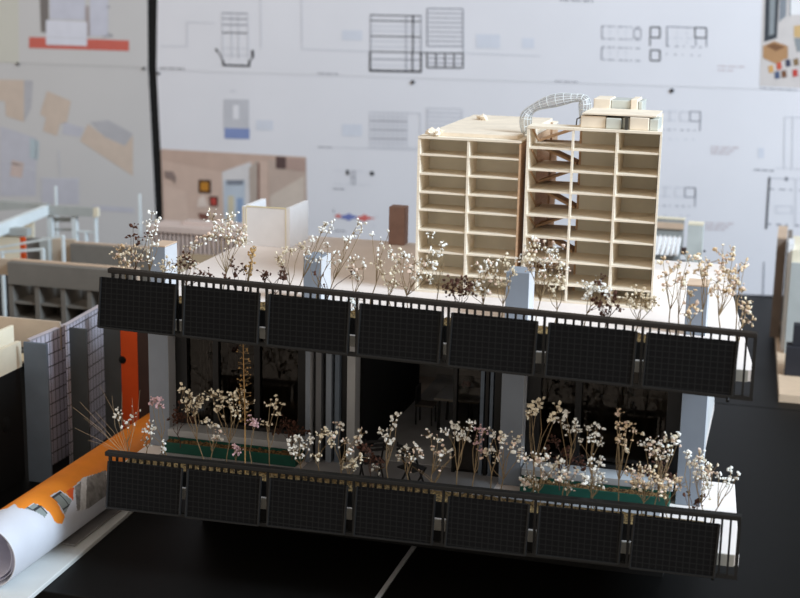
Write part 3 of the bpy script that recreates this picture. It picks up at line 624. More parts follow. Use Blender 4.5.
# ---------------------------------------------------------------- poster roll, white board, grey strip
tag(one(lambda b: b.prism([(-.705, 1.03), (-.637, 1.03), (-.649, 1.34), (-.705, 1.34)], .0002, .005, mat('white_baseboard', (206, 208, 206), .6, .03)), 'white_board', bevel=.0008, origin=(-.72, 1.2, 0)), 'flat white board on the table under the rolled poster', 'board')
tag(one(lambda b: b.prism([(-.671, 1.183), (-.6555, 1.182), (-.6555, 1.303), (-.672, 1.300)], .0052, .0075, mat('grey_strip', (132, 130, 128), .6, .05)), 'grey_strip', bevel=.0004, origin=(-.664, 1.24, .0052)), 'thin grey strip lying beside the rolled poster on the white board', 'strip')
RP = thing('rolled_poster', 'rolled paper poster with an orange print at lower left', 'poster', (-.684, 1.26, .0055))
def roll(b):
    xc, zc, R = -.684, .0355, .0300; y0, y1 = 1.070, 1.444; NU, NV = 260, 200
    wh = mat('poster_white', (208, 210, 218), .6, .02); og = mat('poster_orange', (240, 142, 44), .5, .05); gg = gridmat('poster_grey_lattice', (140, 148, 146), (52, 54, 58), 1, .012, .12, 2, .011, .12, .5); gr = mat('poster_grey', (140, 138, 136), .5, .25, 120); dk = mat('poster_red', (226, 92, 36), .5, .05); st = mat('poster_pale_stripe', (214, 214, 214), .5, .1, 200)
    rim = [(20, 508), (32, 514), (40, 525), (44, 540), (44, 560)]
    OR = [(12, 500), (30, 480), (70, 452), (107, 428), (200, 380), (200, 430), (107, 471), (84, 477), (73, 487), (73, 500), (66, 494), (60, 490), (50, 496), (57, 502), (65, 517), (62, 524), (56, 523), (49, 512), (42, 506), (34, 503), (24, 509), (18, 508)]
    L1 = [(24.6, 509), (34, 503.5), (42, 506), (48, 513), (40, 524), (34, 516)]; L2 = [(52, 497), (60, 491), (72, 500), (65, 514), (60, 505)]
    GR = [(75, 487), (85, 478), (106, 470), (108, 500), (90, 508), (77, 511)]; ST = [(81, 480), (87, 477), (86, 509), (80, 511)]; RD = [(66, 491), (74, 487), (73, 501)]
    ang = lambda v: 2*PI*v/NV
    pt = lambda u, v: Vector((xc+(R+.0002*math.sin(3*ang(v)))*math.cos(ang(v)), y0+(y1-y0)*u/NU, zc+R*math.sin(ang(v))))
    V = [[b.bm.verts.new(pt(u, v)) for v in range(NV)] for u in range(NU+1)]
    for u in range(NU):
        for v in range(NV):
            f = b.bm.faces.new((V[u][v], V[u+1][v], V[u+1][(v+1) % NV], V[u][(v+1) % NV])); f.smooth = True
            c = pt(u+.5, v+.5); x, y = proj(c); m = wh
            a = ang(v+.5)
            if a < PI*.95 and u/NU > .10:
                if inpoly(x, y, OR) or (a > PI*.56 and c.y > 1.118): m = og
                if inpoly(x, y, L1) or inpoly(x, y, L2): m = gg
                if inpoly(x, y, GR): m = gr
                if inpoly(x, y, ST): m = st
                if inpoly(x, y, RD): m = dk
            if c.y < 1.118+.02*math.cos(a): m = wh
            f.material_index = b.mi(m)
    R2 = R-.0012; I = [[b.bm.verts.new((xc+R2*math.cos(ang(v)), y, zc+R2*math.sin(ang(v)))) for v in range(NV)] for y in (y0, y1)]
    k = b.mi(wh)
    for v in range(NV):
        w2 = (v+1) % NV
        for f in ((I[0][v], I[0][w2], I[1][w2], I[1][v]), (V[0][v], V[0][w2], I[0][w2], I[0][v]), (V[NU][v], I[1][v], I[1][w2], V[NU][w2])): q = b.bm.faces.new(f); q.material_index = k; q.smooth = True
one(roll, 'paper_tube', RP)
def inner(b):   # inner turns of the rolled paper
    xc, zc = -.684, .0355; k = b.mi(mat('poster_lilac_white', (206, 206, 222), .6, .02)); n = 130; A = []; B_ = []
    for i in range(n+1):
        a = -.6+2*PI*2.2*i/n; r = .0281-.0062*i/n
        A.append(b.bm.verts.new((xc+r*math.cos(a), 1.076+.002*math.sin(a), zc-.0002+r*math.sin(a)))); B_.append(b.bm.verts.new((xc+r*math.cos(a), 1.44, zc-.0002+r*math.sin(a))))
    for i in range(n): q = b.bm.faces.new((A[i], A[i+1], B_[i+1], B_[i])); q.material_index = k; q.smooth = True
o = one(inner, 'inner_turns', RP); sm = o.modifiers.new('thickness', 'SOLIDIFY'); sm.thickness = .0003

# ---------------------------------------------------------------- models at the left
HM = thing('housing_model', 'grey column and tiled wall housing model at the left edge, beside the balconies', 'architectural model', (-.84, 1.36, 0))
bb = one(lambda b: b.box(-1.2, -.812, 1.17, 1.357, .0002, .130, DARKB), 'black_base', HM)
o = one(lambda b: b.cyl((-.8125, 1.321, .073), (-.8113, 1.321, .073), .0085, mat('hole_shadow', (2, 2, 2), .9), 20), 'round_hole', bb)
one(lambda b: b.box(-.816, -.8105, 1.17, 1.357, .1302, .1595, CREAM), 'fascia', HM)
one(lambda b: b.box(-1.2, -.8165, 1.17, 1.40, .1302, .1325, CREAM), 'terrace_floor', HM)
one(lambda b: b.box(-1.2, -.800, 1.425, 1.4285, .1326, .1665, BEIGE), 'rear_wall', HM)
one(lambda b: b.box(-.8535, -.850, 1.33, 1.4085, .1326, .1625, CREAM), 'cross_wall', HM)
LC = mat('lilac_coping', (190, 182, 188), .7)
def tiled(p0, p1, z):            # diagonal tiled wall between two columns, with its coping
    a, c = onZ(p0[0], p0[1], z), onZ(p1[0], p1[1], z); d = Vector((-.0035, .0022, 0))
    q = lambda zz, k=1: [(p.x, p.y, zz) for p in (a, c, c+d*k, a+d*k)]
    one(lambda b: b.hexa(q(.0002), q(z-.0009), TILE), 'tiled_wall', HM); one(lambda b: b.hexa(q(z-.002, 1.7), q(z, 1.7), LC), 'coping', HM)
one(lambda b: b.box(-0.8008, -0.7720, 1.345, 1.3485, .0002, 0.1624, BLUEG), 'column', HM, .0006)
tiled((30, 340), (67, 324.5), .160)
one(lambda b: b.box(-.7825, -.7575, 1.4085, 1.412, .0002, .1655, DGREY), 'column', HM, .0006)
tiled((66, 325.5), (104, 304), .170)
one(lambda b: b.box(-.7563, -.7345, 1.447, 1.46, .0002, .185, DGREY), 'column', HM, .0006)
op = one(lambda b: b.box(-.7343, -.7132, 1.447, 1.452, .0002, .185, ORANGE), 'orange_panel', HM)
one(lambda b: b.cyl((-.7325, 1.4462, .122), (-.7325, 1.4469, .122), .0045, mat('hole_shadow', (2, 2, 2), .9), 16), 'round_hole', op)
one(lambda b: b.box(-.713, -.695, 1.447, 1.455, .0002, .185, DBROWN), 'brown_panel', HM)

PG = thing('pigeonhole_block_model', 'warm grey block model with rows of square recesses under a plain parapet, at left', 'architectural model', (-.97, 1.8, 0))
one(lambda b: b.box(-1.062, -.868, 1.75, 1.765, .1262, .1575, GREYC), 'parapet', PG)
one(lambda b: b.box(-1.065, -.868, 1.765, 1.775, .1262, .1590, TANC), 'coping', PG)
one(lambda b: b.box(-1.062, -.868, 1.80, 1.808, .0002, .1262, GREYC), 'back_panel', PG)
one(lambda b: b.box(-1.30, -1.0625, 1.765, 1.772, .135, .158, BEIGE), 'side_parapet', PG)
xs = [-1.059, -1.0175, -.9765, -.9355, -.8945]
for x in xs: one(lambda b: b.box(x-.0035, x+.0035, 1.752, 1.80, .0002, .1261, GREYC), 'upright', PG)
for z in (.1005, .077, .053, .029):
    for x0, x1 in zip(xs, xs[1:]): one(lambda b: b.box(x0+.0036, x1-.0036, 1.754, 1.80, z-.003, z, GREYC), 'shelf', PG)
BP = thing('grey_parapet_model', 'long grey parapet wall with a tan end, behind the pigeonhole block', 'architectural model', (-1.0, 1.97, 0))
one(lambda b: b.box(-1.072, -.90, 1.95, 1.962, .0002, .1485, GREYC), 'parapet', BP)
one(lambda b: b.box(-1.072, -.90, 1.9625, 1.97, .0002, .1495, TANC), 'coping', BP)
one(lambda b: b.box(-1.112, -1.0725, 1.965, 1.972, .0002, .152, BEIGE), 'tan_return', BP)
one(lambda b: b.box(-1.128, -1.1125, 1.955, 1.97, .0002, .1530, LGREY), 'end_post', BP)
one(lambda b: b.box(-1.155, -1.1285, 1.962, 1.97, .0002, .150, mat('slate_card', (112, 114, 112), .7)), 'dark_return', BP)
one(lambda b: b.box(-1.162, -1.1555, 1.955, 1.962, .0002, .152, ORANGE), 'orange_strip', BP)
FP = thing('white_frame_model', 'white pavilion frame with slender posts and a pale grey roof beam, upper left', 'architectural model', (-1.22, 2.2, 0))
def P(px, py, Y=2.2): return onY(px, py, Y)
def beamq(b, q, Y, d, m):        # a beam seen face on: four survey points and a depth
    A = [P(x, y, Y) for x, y in q]; b.hexa(A, [p+Vector((0, d, 0)) for p in A], m)
one(lambda b: beamq(b, [(48, 206), (93, 208), (93, 217), (48, 215)], 2.2, .008, LGREY), 'roof_beam', FP)
one(lambda b: beamq(b, [(93.3, 208), (97.5, 208), (97.5, 217), (93.3, 217)], 2.2, .008, CREAM), 'beam_end', FP)
def sidebeam(b):
    a0, a1 = P(-14, 230, 2.06), P(-14, 243, 2.06); c0, c1 = P(48.5, 205.5, 2.199), P(48.5, 215, 2.199)
    b.hexa([a0, a1, a1+Vector((-.01, 0, 0)), a0+Vector((-.01, 0, 0))], [c0, c1, c1+Vector((-.01, 0, 0)), c0+Vector((-.01, 0, 0))], WHITEC)
one(sidebeam, 'side_beam', FP)
for x in (48, 72.5, 93.5, 84):
    one(lambda b: (lambda p: b.box(p.x-(.0045 if x < 80 else .0014), p.x+(.0045 if x < 80 else .0014), 2.204, 2.212, .0002, p.z, WHITEC))(P(x, 216 if x != 84 else 232, 2.2)), 'post', FP)
one(lambda b: beamq(b, [(76.5, 230.5), (93, 231.5), (93, 233), (76.5, 232)], 2.205, .004, WHITEC), 'rail', FP)
one(lambda b: beamq(b, [(52, 217.5), (70, 217.5), (70, 222), (52, 222)], 2.216, .004, LGREY), 'rear_beam', FP)
one(lambda b: beamq(b, [(52, 228.5), (72, 229), (72, 231), (52, 230.5)], 2.217, .004, LGREY), 'rear_rail', FP)
one(lambda b: beamq(b, [(-20, 200), (45, 205), (45, 208), (-20, 212)], 2.32, .02, LGREY), 'rear_roof_beam', FP)
one(lambda b: beamq(b, [(4, 223), (33, 219), (33, 250), (4, 254)], 2.19, .006, CREAM), 'cream_panel', FP)
one(lambda b: beamq(b, [(-20, 226), (27, 229), (27, 236.5), (-20, 234)], 2.11, .015, LGREY), 'front_beam', FP)
one(lambda b: beamq(b, [(-20, 234.5), (25, 236.8), (25, 268), (-20, 268)], 2.113, .006, CREAM), 'front_panel', FP)
tf = thing('white_hoop_rail', 'thin white rail frame standing between the grey parapet and the pavilion', 'rail', P(20, 262, 1.9))
one(lambda b: b.bar(P(-10, 253, 1.90), P(44, 249, 1.90), .002, .0045, WHITEC), 'rail', tf); one(lambda b: b.bar(P(-10, 249, 1.93), P(64, 236, 1.93), .002, .0035, WHITEC), 'rail', tf)
for x, y, YY in ((2, 251, 1.9), (43, 249, 1.9), (63, 236, 1.93)):
    one(lambda b: (lambda p: b.box(p.x-.0022, p.x+.0022, p.y-.002, p.y+.002, .0002, p.z, WHITEC))(P(x, y, YY)), 'post', tf)
for (x, y, lab) in ((55.5, 186, 'thin white rod rising behind the pavilion roof beam'), (139.5, 194, 'thin white rod standing near the black wall gap')):
    p = P(x, y, 2.3); tag(one(lambda b: b.box(p.x-.0018, p.x+.0018, 2.298, 2.302, .0002, p.z, WHITEC), 'white_rod', origin=(p.x, 2.3, 0)), lab, 'rod', 'thin white rods by the wall')
CP = thing('colonnade_model', 'pinkish grey slab model with a slotted colonnade front, under the interior picture', 'architectural model', (-.96, 2.22, 0))
one(lambda b: b.box(-1.06, -.86, 2.2, 2.265, .1285, .138, PINKC), 'roof_slab', CP)
one(lambda b: b.box(-1.01, -.86, 2.235, 2.262, .1382, .1430, PINKC), 'upper_slab', CP)
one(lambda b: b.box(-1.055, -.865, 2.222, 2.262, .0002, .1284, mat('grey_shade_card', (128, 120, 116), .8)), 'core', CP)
for i in range(24): one(lambda b: b.box(-1.055+i*.0081, -1.055+i*.0081+.004, 2.203, 2.221, .0002, .1284, PINKC), 'pier', CP)
one(lambda b: b.box(-.98, -.86, 2.1, 2.18, .0002, .099, mat('olive_tan_card', (160, 142, 116), .8)), 'low_block', CP)

# ---------------------------------------------------------------- models at the right
SW = thing('sawtooth_roof_model', 'small grey model with a white sawtooth roof, just right of the tower', 'architectural model', (-.17, 2.15, 0))
MG = mat('mid_grey_card', (150, 152, 150), .7)
one(lambda b: b.box(-.21, -.1505, 2.1, 2.16, .0002, .168, MG), 'front_block', SW)
b = MB()
for i in range(8): x = -.2085+i*.0072; b.hexa([(x, 2.094, .168), (x+.0055, 2.094, .168), (x+.0062, 2.125, .1895), (x, 2.125, .1895)], [(x, 2.097, .168), (x+.0035, 2.097, .174), (x+.0045, 2.127, .1925), (x, 2.127, .1895)], FOAM)
b.build('sawtooth_roof', SW)
one(lambda b: b.box(-.21, -.1515, 2.162, 2.17, .0002, .211, MG), 'rear_block', SW); one(lambda b: b.box(-.21, -.1515, 2.1585, 2.1618, .197, .206, TANC), 'tan_band', SW)
one(lambda b: b.box(-.211, -.1505, 2.1615, 2.171, .2112, .2135, CREAM), 'coping', SW)
WP = thing('pale_tower_block', 'narrow pale grey upright block with a cream top, right of the sawtooth model', 'model block', (-.124, 2.0, 0))
one(lambda b: b.box(-.1345, -.1135, 2.0, 2.02, .0002, .2305, mat('pale_sage_card', (198, 203, 200), .7)), 'shaft', WP); one(lambda b: b.box(-.1345, -.1135, 2.0, 2.02, .2307, .2335, CREAM), 'cap', WP)
p = onY(704.5, 251, 1.999); one(lambda b: b.cyl(p, p+Vector((0, -.002, 0)), .0016, INKK, 10), 'dark_knob', WP)
DB = thing('dark_cube_model', 'small dark and white stacked block between the sawtooth model and the pale block', 'model block', (-.142, 2.08, 0))
for (z0, z1, m) in ((.0002, .162, FOAM), (.1622, .167, INKK), (.1672, .175, FOAM), (.1752, .1835, DBROWN)): one(lambda b: b.box(-.1475, -.137, 2.07, 2.085, z0, z1, m), 'layer', DB)
RM = thing('plywood_base_model', 'model of upright boards on a plywood base at the right edge of the table', 'architectural model', (.1, 2.0, 0))
one(lambda b: b.prism([(.0065, 1.95), (.35, 1.95), (.35, 2.40), (-0.0082, 2.40)], .0002, .012, PLY), 'base', RM, .0006)
one(lambda b: b.box(-0.0140, 0.0006, 2.28, 2.385, .0122, 0.1720, mat('brown_board', (140, 122, 108), .8)), 'brown_board', RM)
one(lambda b: b.box(-0.0140, 0.0006, 2.28, 2.385, 0.1722, 0.1760, TANC), 'tan_top', RM)
one(lambda b: b.box(0.0015, 0.0088, 2.25, 2.37, .0122, 0.1724, mat('taupe_board', (130, 120, 112), .8)), 'taupe_board', RM)
one(lambda b: b.box(0.0100, .12, 2.18, 2.188, .0122, 0.1532, LGREY), 'grey_board', RM)
one(lambda b: b.box(0.0101, .12, 2.1882, 2.32, .0122, 0.1712, CREAM), 'cream_block', RM)
one(lambda b: b.box(0.0035, 0.0123, 2.195, 2.245, .0122, 0.1795, FOAM), 'white_board', RM)
one(lambda b: b.box(0.0115, .12, 2.05, 2.08, .0122, 0.0555, INKK), 'black_box', RM, .001); one(lambda b: b.box(0.0197, .12, 2.055, 2.075, 0.0557, 0.0866, INKK), 'black_box', RM, .001)

# ---------------------------------------------------------------- dried flowers
def sprig(label, lvl, base, tips, kind='cream', n=9, r=5.0, depth=0.0, bs=1.0, stem=None, spike=False, group=None):
    seed = int(base[0]*7+base[1]*13+lvl*5+len(tips)); g = random.Random(seed)
    Y = 1.180+depth
    root = onY(base[0], base[1], Y)
    zs = (.2506 if lvl else .0876)+(.0155 if depth < .02 else .0)
    if depth >= .05: zs = .0968
    root.z = zs
    t = thing('dried_flower_sprig', label, 'dried flower', root, ('dried flowers along the upper balcony' if lvl else 'dried flowers along the lower balcony'))
    sm = stem or STEM; b = MB()
    if spike:
        P3 = [onY(x, y, Y) for x, y in tips]; b.tube([root]+P3, .0007, BL['gold'], 5, .0004)
        C3 = []
        for p in P3:
            cl = []
            for _ in range(n):
                d = Vector((g.choice((-1, 1))*g.uniform(.002, r*.0009), g.uniform(-.002, .002), g.uniform(-.003, .003))); q = p+d
                b.tube([p+Vector((0, 0, -.002)), q], .0002, sm, 3); cl.append(q)
            C3.append(cl)
        b.build('stem', t)
        for cl in C3:
            bmb = MB()
            for q in cl: bmb.blob(q, g.uniform(.0005, .0010)*bs, BL[kind], g)
            bmb.build('seed_cluster', t)
        return
    pts = [onY(x, y, Y+g.uniform(-.012, .014)) for x, y in tips]
    cen = sum(pts, Vector())/len(pts); br = root.lerp(cen, .08 if n == 0 else .42 if len(pts) > 1 else .6)+Vector((g.uniform(-.003, .003), g.uniform(-.003, .003), 0))
    b.tube([root, root.lerp(br, .5)+Vector((g.uniform(-.002, .002), 0, 0)), br], .0006, sm, 5, .00048)
    for p in pts:
        m1 = br.lerp(p, .5)+Vector((g.uniform(-.004, .004), g.uniform(-.003, .003), g.uniform(0, .003)))
        b.tube([br, br.lerp(m1, .5)+Vector((g.uniform(-.0015, .0015), 0, 0)), m1, p], .0004 if n else .00032, sm, 4, .00026 if n else .00014)
    clusters = []
    for p in pts:
        cl = []
        R = r*.00112
        for _ in range(int(n*1.9)):
            o = Vector((g.gauss(0, .55), g.gauss(0, .5), g.gauss(0, .55)))*R; cl.append(p+o)
            if o.length > .002: b.tube([p+Vector((0, 0, -.001)), p+o], .00022, sm, 3)
        clusters.append(cl)
    b.build('stem', t)
    for cl in clusters:
        bmb = MB()
        for q in cl:
            k = kind
            if kind == 'mix': k = g.choice(['white', 'cream', 'cream', 'brown'])
            elif kind == 'creamw': k = g.choice(['cream', 'white', 'white', 'blush'])
            elif kind == 'creamb': k = g.choice(['cream', 'blush', 'tan', 'tan'])
            bmb.blob(q, g.uniform(.0006, .0018)*bs, BL[k], g)
        bmb.build('blossom_cluster', t)
def line_pts(a, b, n): return [(a[0]+(b[0]-a[0])*i/(n-1), a[1]+(b[1]-a[1])*i/(n-1)) for i in range(n)]
U_ = [
 ('dense cream dried flower sprig at the far left end of the upper rail', (128, 277), [(121, 250), (130, 249), (138, 259), (127, 262), (118, 256)], 'creamb', 10, 6),
 ('tall thin white dried sprig against the black wall gap above the upper rail', (148, 280), [(152, 212), (156, 221), (150, 236), (154, 244), (148, 252), (157, 230), (147, 225), (151, 262)], 'white', 4, 3.6),
 ('maroon seed sprig at the left, beside the black wall gap', (138, 278), [(133, 227), (131, 236), (138, 240), (148, 236)], 'brown', 4, 4),
 ('cream dried sprig right beside the leftmost pale column stub', (160, 281), [(168, 262), (175, 266), (163, 268)], 'cream', 6, 5),
 ('white headed dried sprig between the left column stub and the big cream bunch', (184, 283), [(196, 243), (190, 247), (186, 258), (194, 266), (180, 268)], 'creamw', 6, 4.5),
 ('brown seed sprig tucked behind the white headed sprig at left', (186, 284), [(185, 256), (190, 262), (181, 262), (200, 274), (209, 273)], 'brown', 6, 4.5),
 ('big pale cream bunch before the colonnade model, left of the white box', (223, 286), [(212, 218), (220, 227), (231, 225), (240, 231), (245, 239), (226, 238), (215, 235), (236, 241), (208, 236), (228, 218)], 'creamw', 8, 5.5),
 ('maroon seed sprig under the big cream bunch on the upper rail', (240, 288), [(235, 271), (243, 269), (226, 277), (231, 262)], 'brown', 5, 4),
 ('wheat like golden ear standing below the white box', (247, 289), line_pts((249, 272), (254, 247), 6), 'gold', 4, 2.6),
 ('maroon seed sprig below the white box, right of the golden ear', (276, 292), [(264, 273), (266, 278), (283, 270), (280, 277), (285, 275)], 'brown', 6, 3.8),
 ('loose pale sprig right in front of the white box corner', (287, 293), [(278, 257), (286, 250), (291, 249), (282, 262), (301, 246)], 'cream', 5, 4.5),
 ('long slanting white dotted sprig ending near the sheet diagram, left one', (288, 293), [(321, 232), (326, 223), (314, 240), (305, 252), (330, 228)], 'white', 4, 4.5),
 ('long slanting white dotted sprig right of the second column stub', (318, 296), [(345, 238), (358, 224), (354, 232), (362, 229), (332, 262)], 'white', 4, 4.5),
 ('short pale twig in front of the second column stub', (312, 295), [(322, 253), (328, 246), (318, 260), (336, 252), (309, 262)], 'white', 3, 5),
 ('thin forked twig with dark red tips beside the second column stub', (330, 297), [(352, 274), (315, 273), (325, 286), (323, 275)], 'brown', 2, 2.5),
 ('cream dried sprig on the upper rail above the third panel gap', (356, 300), [(354, 260), (363, 266), (357, 275), (352, 268)], 'creamw', 6, 4.5),
 ('white blossom clump hanging over the rail at the third panel gap', (356, 302), [(350, 296), (357, 299), (353, 302), (360, 294)], 'white', 6, 4.5),
 ('very thin bare sprig before the roof, left of the brown block', (369, 302), [(381, 240), (372, 236), (389, 233), (378, 252)], 'white', 2, 3),
 ('sparse cream sprig below the brown block', (392, 304), [(382, 274), (395, 270), (390, 281), (380, 263), (398, 284)], 'cream', 5, 5),
 ('full cream bunch in front of the tower left corner', (405, 305), [(393, 254), (404, 255), (415, 262), (425, 266), (430, 260), (418, 275), (428, 276), (410, 268), (400, 262)], 'creamw', 7, 5),
 ('upright white sprig against the lowest floors of the tower, far left bay', (434, 308), [(431, 235), (443, 241), (441, 248), (437, 255), (434, 266)], 'white', 4, 3.6),
 ('maroon brown seed bunch before the tower left half', (459, 310), [(446, 286), (455, 283), (465, 281), (461, 290), (470, 288), (452, 291)], 'brown', 9, 5),
 ('cream bunch between the maroon seeds and the third column stub', (480, 312), [(480, 265), (490, 263), (477, 282), (470, 292), (495, 277), (486, 272), (482, 290)], 'creamw', 8, 5),
 ('small cream sprig directly before the third column stub', (500, 314), [(503, 259), (510, 264), (498, 281), (507, 283), (513, 272)], 'cream', 6, 4.5),
 ('largest cream bunch, before the stair bay of the tower', (535, 318), [(535, 244), (528, 252), (545, 249), (540, 261), (552, 258), (560, 264), (548, 274), (530, 267), (523, 260), (540, 272), (556, 250)], 'creamw', 9, 5.5),
 ('thin cream sprig right of the largest bunch', (553, 319), [(555, 281), (559, 271), (562, 283), (551, 290)], 'cream', 6, 4.5),
 ('white blossom clump before the tower middle, left of the maroon seeds', (583, 322), [(588, 287), (595, 284), (603, 286), (606, 293), (590, 294)], 'white', 9, 4.5),
 ('maroon seed bunch before the right half of the tower', (602, 324), [(600, 280), (604, 293), (597, 299), (612, 300), (618, 306), (603, 305), (607, 314)], 'brown', 6, 4.5),
 ('flat yellowish cream bunch before the tower right corner', (632, 326), [(638, 293), (650, 299), (645, 306), (634, 305), (655, 300), (628, 300)], 'cream', 8, 5),
 ('curved sprig bending right over the white roof, right of the tower', (672, 331), [(667, 285), (666, 276), (671, 268), (679, 263), (688, 259), (663, 261)], 'creamb', 5, 3.6),
 ('short straight sprig between the curved sprig and the right column stub', (678, 332), [(681, 277), (685, 274), (677, 281), (683, 283)], 'creamb', 5, 3.6),
 ('tan sprig in front of the rightmost column stub', (703, 333), [(698, 258), (699, 268), (706, 268), (704, 276), (708, 262)], 'creamb', 6, 3.8),
 ('low blush sprig at the foot of the rightmost column stub', (694, 333), [(690, 295), (692, 305), (697, 312), (687, 312)], 'creamb', 5, 4),
 ('large tan bunch near the right end of the upper rail', (719, 335), [(723, 255), (733, 256), (726, 268), (717, 281), (730, 279), (725, 291), (735, 288), (713, 290), (720, 272)], 'creamb', 8, 5),
 ('rightmost tan sprig of the upper rail, leaning right', (737, 337), [(745, 264), (739, 270), (736, 280), (743, 290)], 'creamb', 5, 3.8),
 ('drooping blush blossoms over the right end of the upper rail', (738, 336), [(748, 303), (746, 311), (750, 320), (743, 304)], 'creamb', 6, 4),
]
for L in U_: sprig(L[0], 1, L[1], L[2], L[3], L[4], L[5], stem=STEMD if L[3] == 'brown' else None)
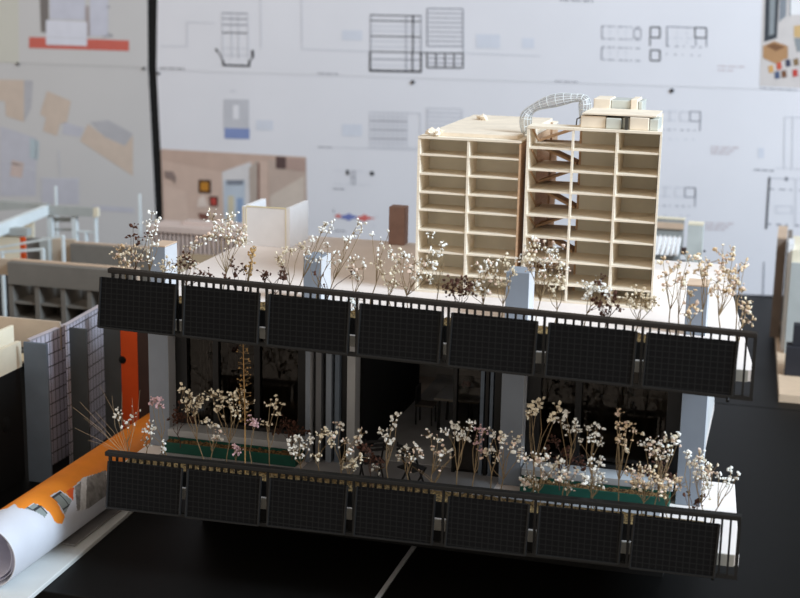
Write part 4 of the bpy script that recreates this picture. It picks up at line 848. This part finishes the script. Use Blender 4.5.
L_ = [
 ('spray of bare grass stalks at the far left of the lower rail', (130, 456), [(80, 402), (95, 411), (70, 405), (75, 428), (100, 386), (112, 396), (88, 440), (84, 418), (140, 390), (122, 392), (104, 446), (132, 398)], 'white', 0, 3),
 ('white bud sprig at the left end of the lower rail', (128, 456), [(119, 412), (132, 415), (129, 424), (118, 418)], 'white', 4, 4),
 ('small white bud sprig before the leftmost lower column', (144, 458), [(151, 424), (147, 430), (146, 440), (153, 430)], 'white', 4, 3.6),
 ('mauve pink sprig before the leftmost lower column', (170, 460), [(152, 402), (158, 399), (161, 404)], 'pink', 6, 3.6),
 ('tiny white sprig low at the left of the green planter', (164, 460), [(162, 444), (163, 450), (150, 434)], 'white', 3, 3),
 ('pale cream sprig in the left window bay, leftmost there', (206, 463), [(183, 388), (189, 396), (196, 404), (187, 405), (193, 412), (200, 398)], 'cream', 7, 5),
 ('low cream sprig before the left green planter', (209, 463), [(213, 425), (220, 431), (206, 420), (216, 438)], 'creamw', 5, 4.5),
 ('wide greenish cream bunch across the left window', (226, 462), [(212, 395), (222, 399), (232, 395), (240, 394), (247, 404), (230, 406), (218, 410), (238, 412)], 'cream', 8, 5),
 ('tall golden seed spike in front of the left window', (245, 465), line_pts((245, 418), (243, 340), 15), 'gold', 5, 7),
 ('pink sprig right of the golden spike', (250, 464), [(252, 419), (256, 424)], 'pink', 7, 4),
 ('low pink sprig in front of the left green planter', (234, 463), [(235, 448), (239, 450)], 'pink', 6, 4),
 ('thin pale sprig at the right side of the left window', (272, 464), [(270, 405), (277, 402), (266, 424), (279, 412)], 'cream', 4, 4),
 ('white dotted sprig right of the left window, before the folded doors', (300, 471), [(290, 440), (300, 437), (306, 444), (298, 454), (311, 440), (294, 450)], 'white', 7, 4),
 ('pale sprig in front of the folded door leaves, left one', (318, 473), [(320, 436), (327, 430), (331, 440), (318, 456)], 'cream', 6, 4),
 ('thick stalked cream sprig in front of the folded door leaves', (338, 476), [(340, 426), (334, 436), (345, 441), (350, 452), (358, 440), (361, 434)], 'creamw', 7, 4.2),
 ('low cream sprig right of the thick stalked one', (354, 478), [(352, 465), (360, 456), (348, 460), (343, 466)], 'cream', 6, 4),
 ('dark red seed sprig at the left of the open door', (373, 479), [(372, 459), (368, 450), (380, 462), (364, 448)], 'brown', 7, 4),
 ('arching white sprig at the left of the open door', (386, 480), [(397, 414), (394, 422), (391, 428), (381, 430), (385, 437), (391, 441), (376, 470)], 'white', 4, 3.4),
 ('cream sprig in front of the black folding chair', (408, 483), [(405, 449), (415, 447), (421, 453), (410, 457), (398, 455)], 'creamw', 6, 4),
 ('white and blush sprig right of the black folding chair', (428, 485), [(430, 434), (438, 440), (444, 450), (440, 457), (433, 451), (450, 452)], 'creamw', 5, 4),
 ('bundle of slanting bare stalks under the dining table', (430, 485), [(455, 455), (448, 462), (440, 470), (420, 470), (412, 466)], 'blush', 1, 3),
 ('white blossom sprig before the dining table', (459, 488), [(455, 427), (463, 429), (460, 436), (471, 425), (447, 432), (466, 438)], 'white', 6, 4),
 ('mauve sprig left of the right door post', (472, 489), [(478, 428), (484, 431), (477, 440), (480, 451)], 'pink', 5, 3.6),
 ('single white bud on a thin stalk by the right door post', (493, 490), [(493, 431), (494, 436)], 'white', 4, 2.6),
 ('broad cream sprig at the foot of the middle column', (502, 492), [(493, 449), (501, 440), (513, 446), (497, 456), (485, 453), (520, 451), (504, 437), (516, 438)], 'creamw', 7, 4.2),
 ('big cream bunch low at the left of the right window', (540, 497), [(525, 456), (535, 459), (545, 456), (530, 476), (540, 466), (522, 481), (553, 468), (548, 476), (534, 486), (558, 462)], 'creamw', 8, 5),
 ('tall tan forked sprig at the left edge of the right window', (534, 495), [(531, 406), (540, 403), (536, 412), (558, 409), (552, 418), (530, 412)], 'cream', 6, 3.6),
 ('white dotted sprig in the right window, left of centre', (562, 497), [(560, 420), (568, 430), (575, 423), (566, 414), (578, 430)], 'white', 6, 4),
 ('white dotted sprig high in the centre of the right window', (592, 499), [(588, 428), (598, 426), (601, 440), (592, 441), (579, 441), (596, 433)], 'white', 5, 4),
 ('cream sprig before the right green planter, left of the white clump', (570, 500), [(562, 478), (568, 486), (576, 472), (566, 472)], 'creamw', 7, 4.5),
 ('dense white clump before the right green planter', (597, 502), [(590, 462), (600, 462), (596, 474), (585, 478), (602, 480), (592, 484)], 'white', 8, 4.5),
 ('tall ochre sprig in the middle of the right window', (619, 503), [(620, 412), (617, 425), (627, 425), (634, 431), (622, 436), (626, 446), (618, 440)], 'creamb', 6, 4.2),
 ('low blush bunch before the right green planter', (642, 507), [(640, 470), (650, 471), (634, 484), (645, 487), (630, 470), (638, 478), (652, 484)], 'creamb', 9, 5),
 ('broad white bunch at the right side of the right window', (655, 508), [(645, 446), (652, 441), (660, 446), (668, 440), (678, 442), (662, 456), (655, 456), (670, 450), (676, 437)], 'creamw', 7, 4.5),
 ('reddish cream bunch before the right end of the green planter', (670, 509), [(672, 481), (664, 490), (680, 484), (668, 484), (658, 478)], 'creamb', 8, 5),
 ('single white bud in front of the rightmost lower column', (688, 511), [(688, 453), (689, 456)], 'white', 5, 2.6),
 ('large cream bunch before the rightmost lower column', (706, 513), [(694, 463), (701, 469), (706, 462), (712, 471), (704, 478), (698, 478), (708, 486), (699, 456)], 'creamw', 8, 5),
 ('rightmost lower sprig, reaching right past the white balcony floor', (711, 514), [(719, 475), (731, 472), (737, 476), (724, 480), (729, 481)], 'white', 4, 3.6),
 ('small dark seed twig low beside the rightmost lower column', (692, 512), [(699, 500), (697, 505), (685, 495), (702, 497), (688, 492)], 'brown', 3, 2.6),
]
for L in L_: sprig(L[0], 0, L[1], L[2], L[3], L[4], L[5], stem=STEMD if L[3] == 'brown' else STRAW if L[4] == 0 else None, bs=1.0, spike='spike in front' in L[0])
WB = [('brown withered tuft on the left window planter, right end', (292, 442), [(285, 424), (294, 426), (300, 430), (290, 432), (278, 430)]),
      ('brown withered tuft on the left window planter, left end', (180, 430), [(178, 412), (184, 415), (190, 420), (175, 420)]),
      ('brown withered tuft on the right window planter, near the middle column', (560, 478), [(545, 450), (555, 440), (565, 452), (572, 458), (560, 462), (580, 462)]),
      ('brown withered tuft on the right window planter, near the right column', (660, 490), [(645, 470), (660, 465), (668, 474), (655, 478)])]
for lab, base, tips in WB: sprig(lab, 0, base, tips, 'brown', 9, 5, depth=.068, stem=STEMD)
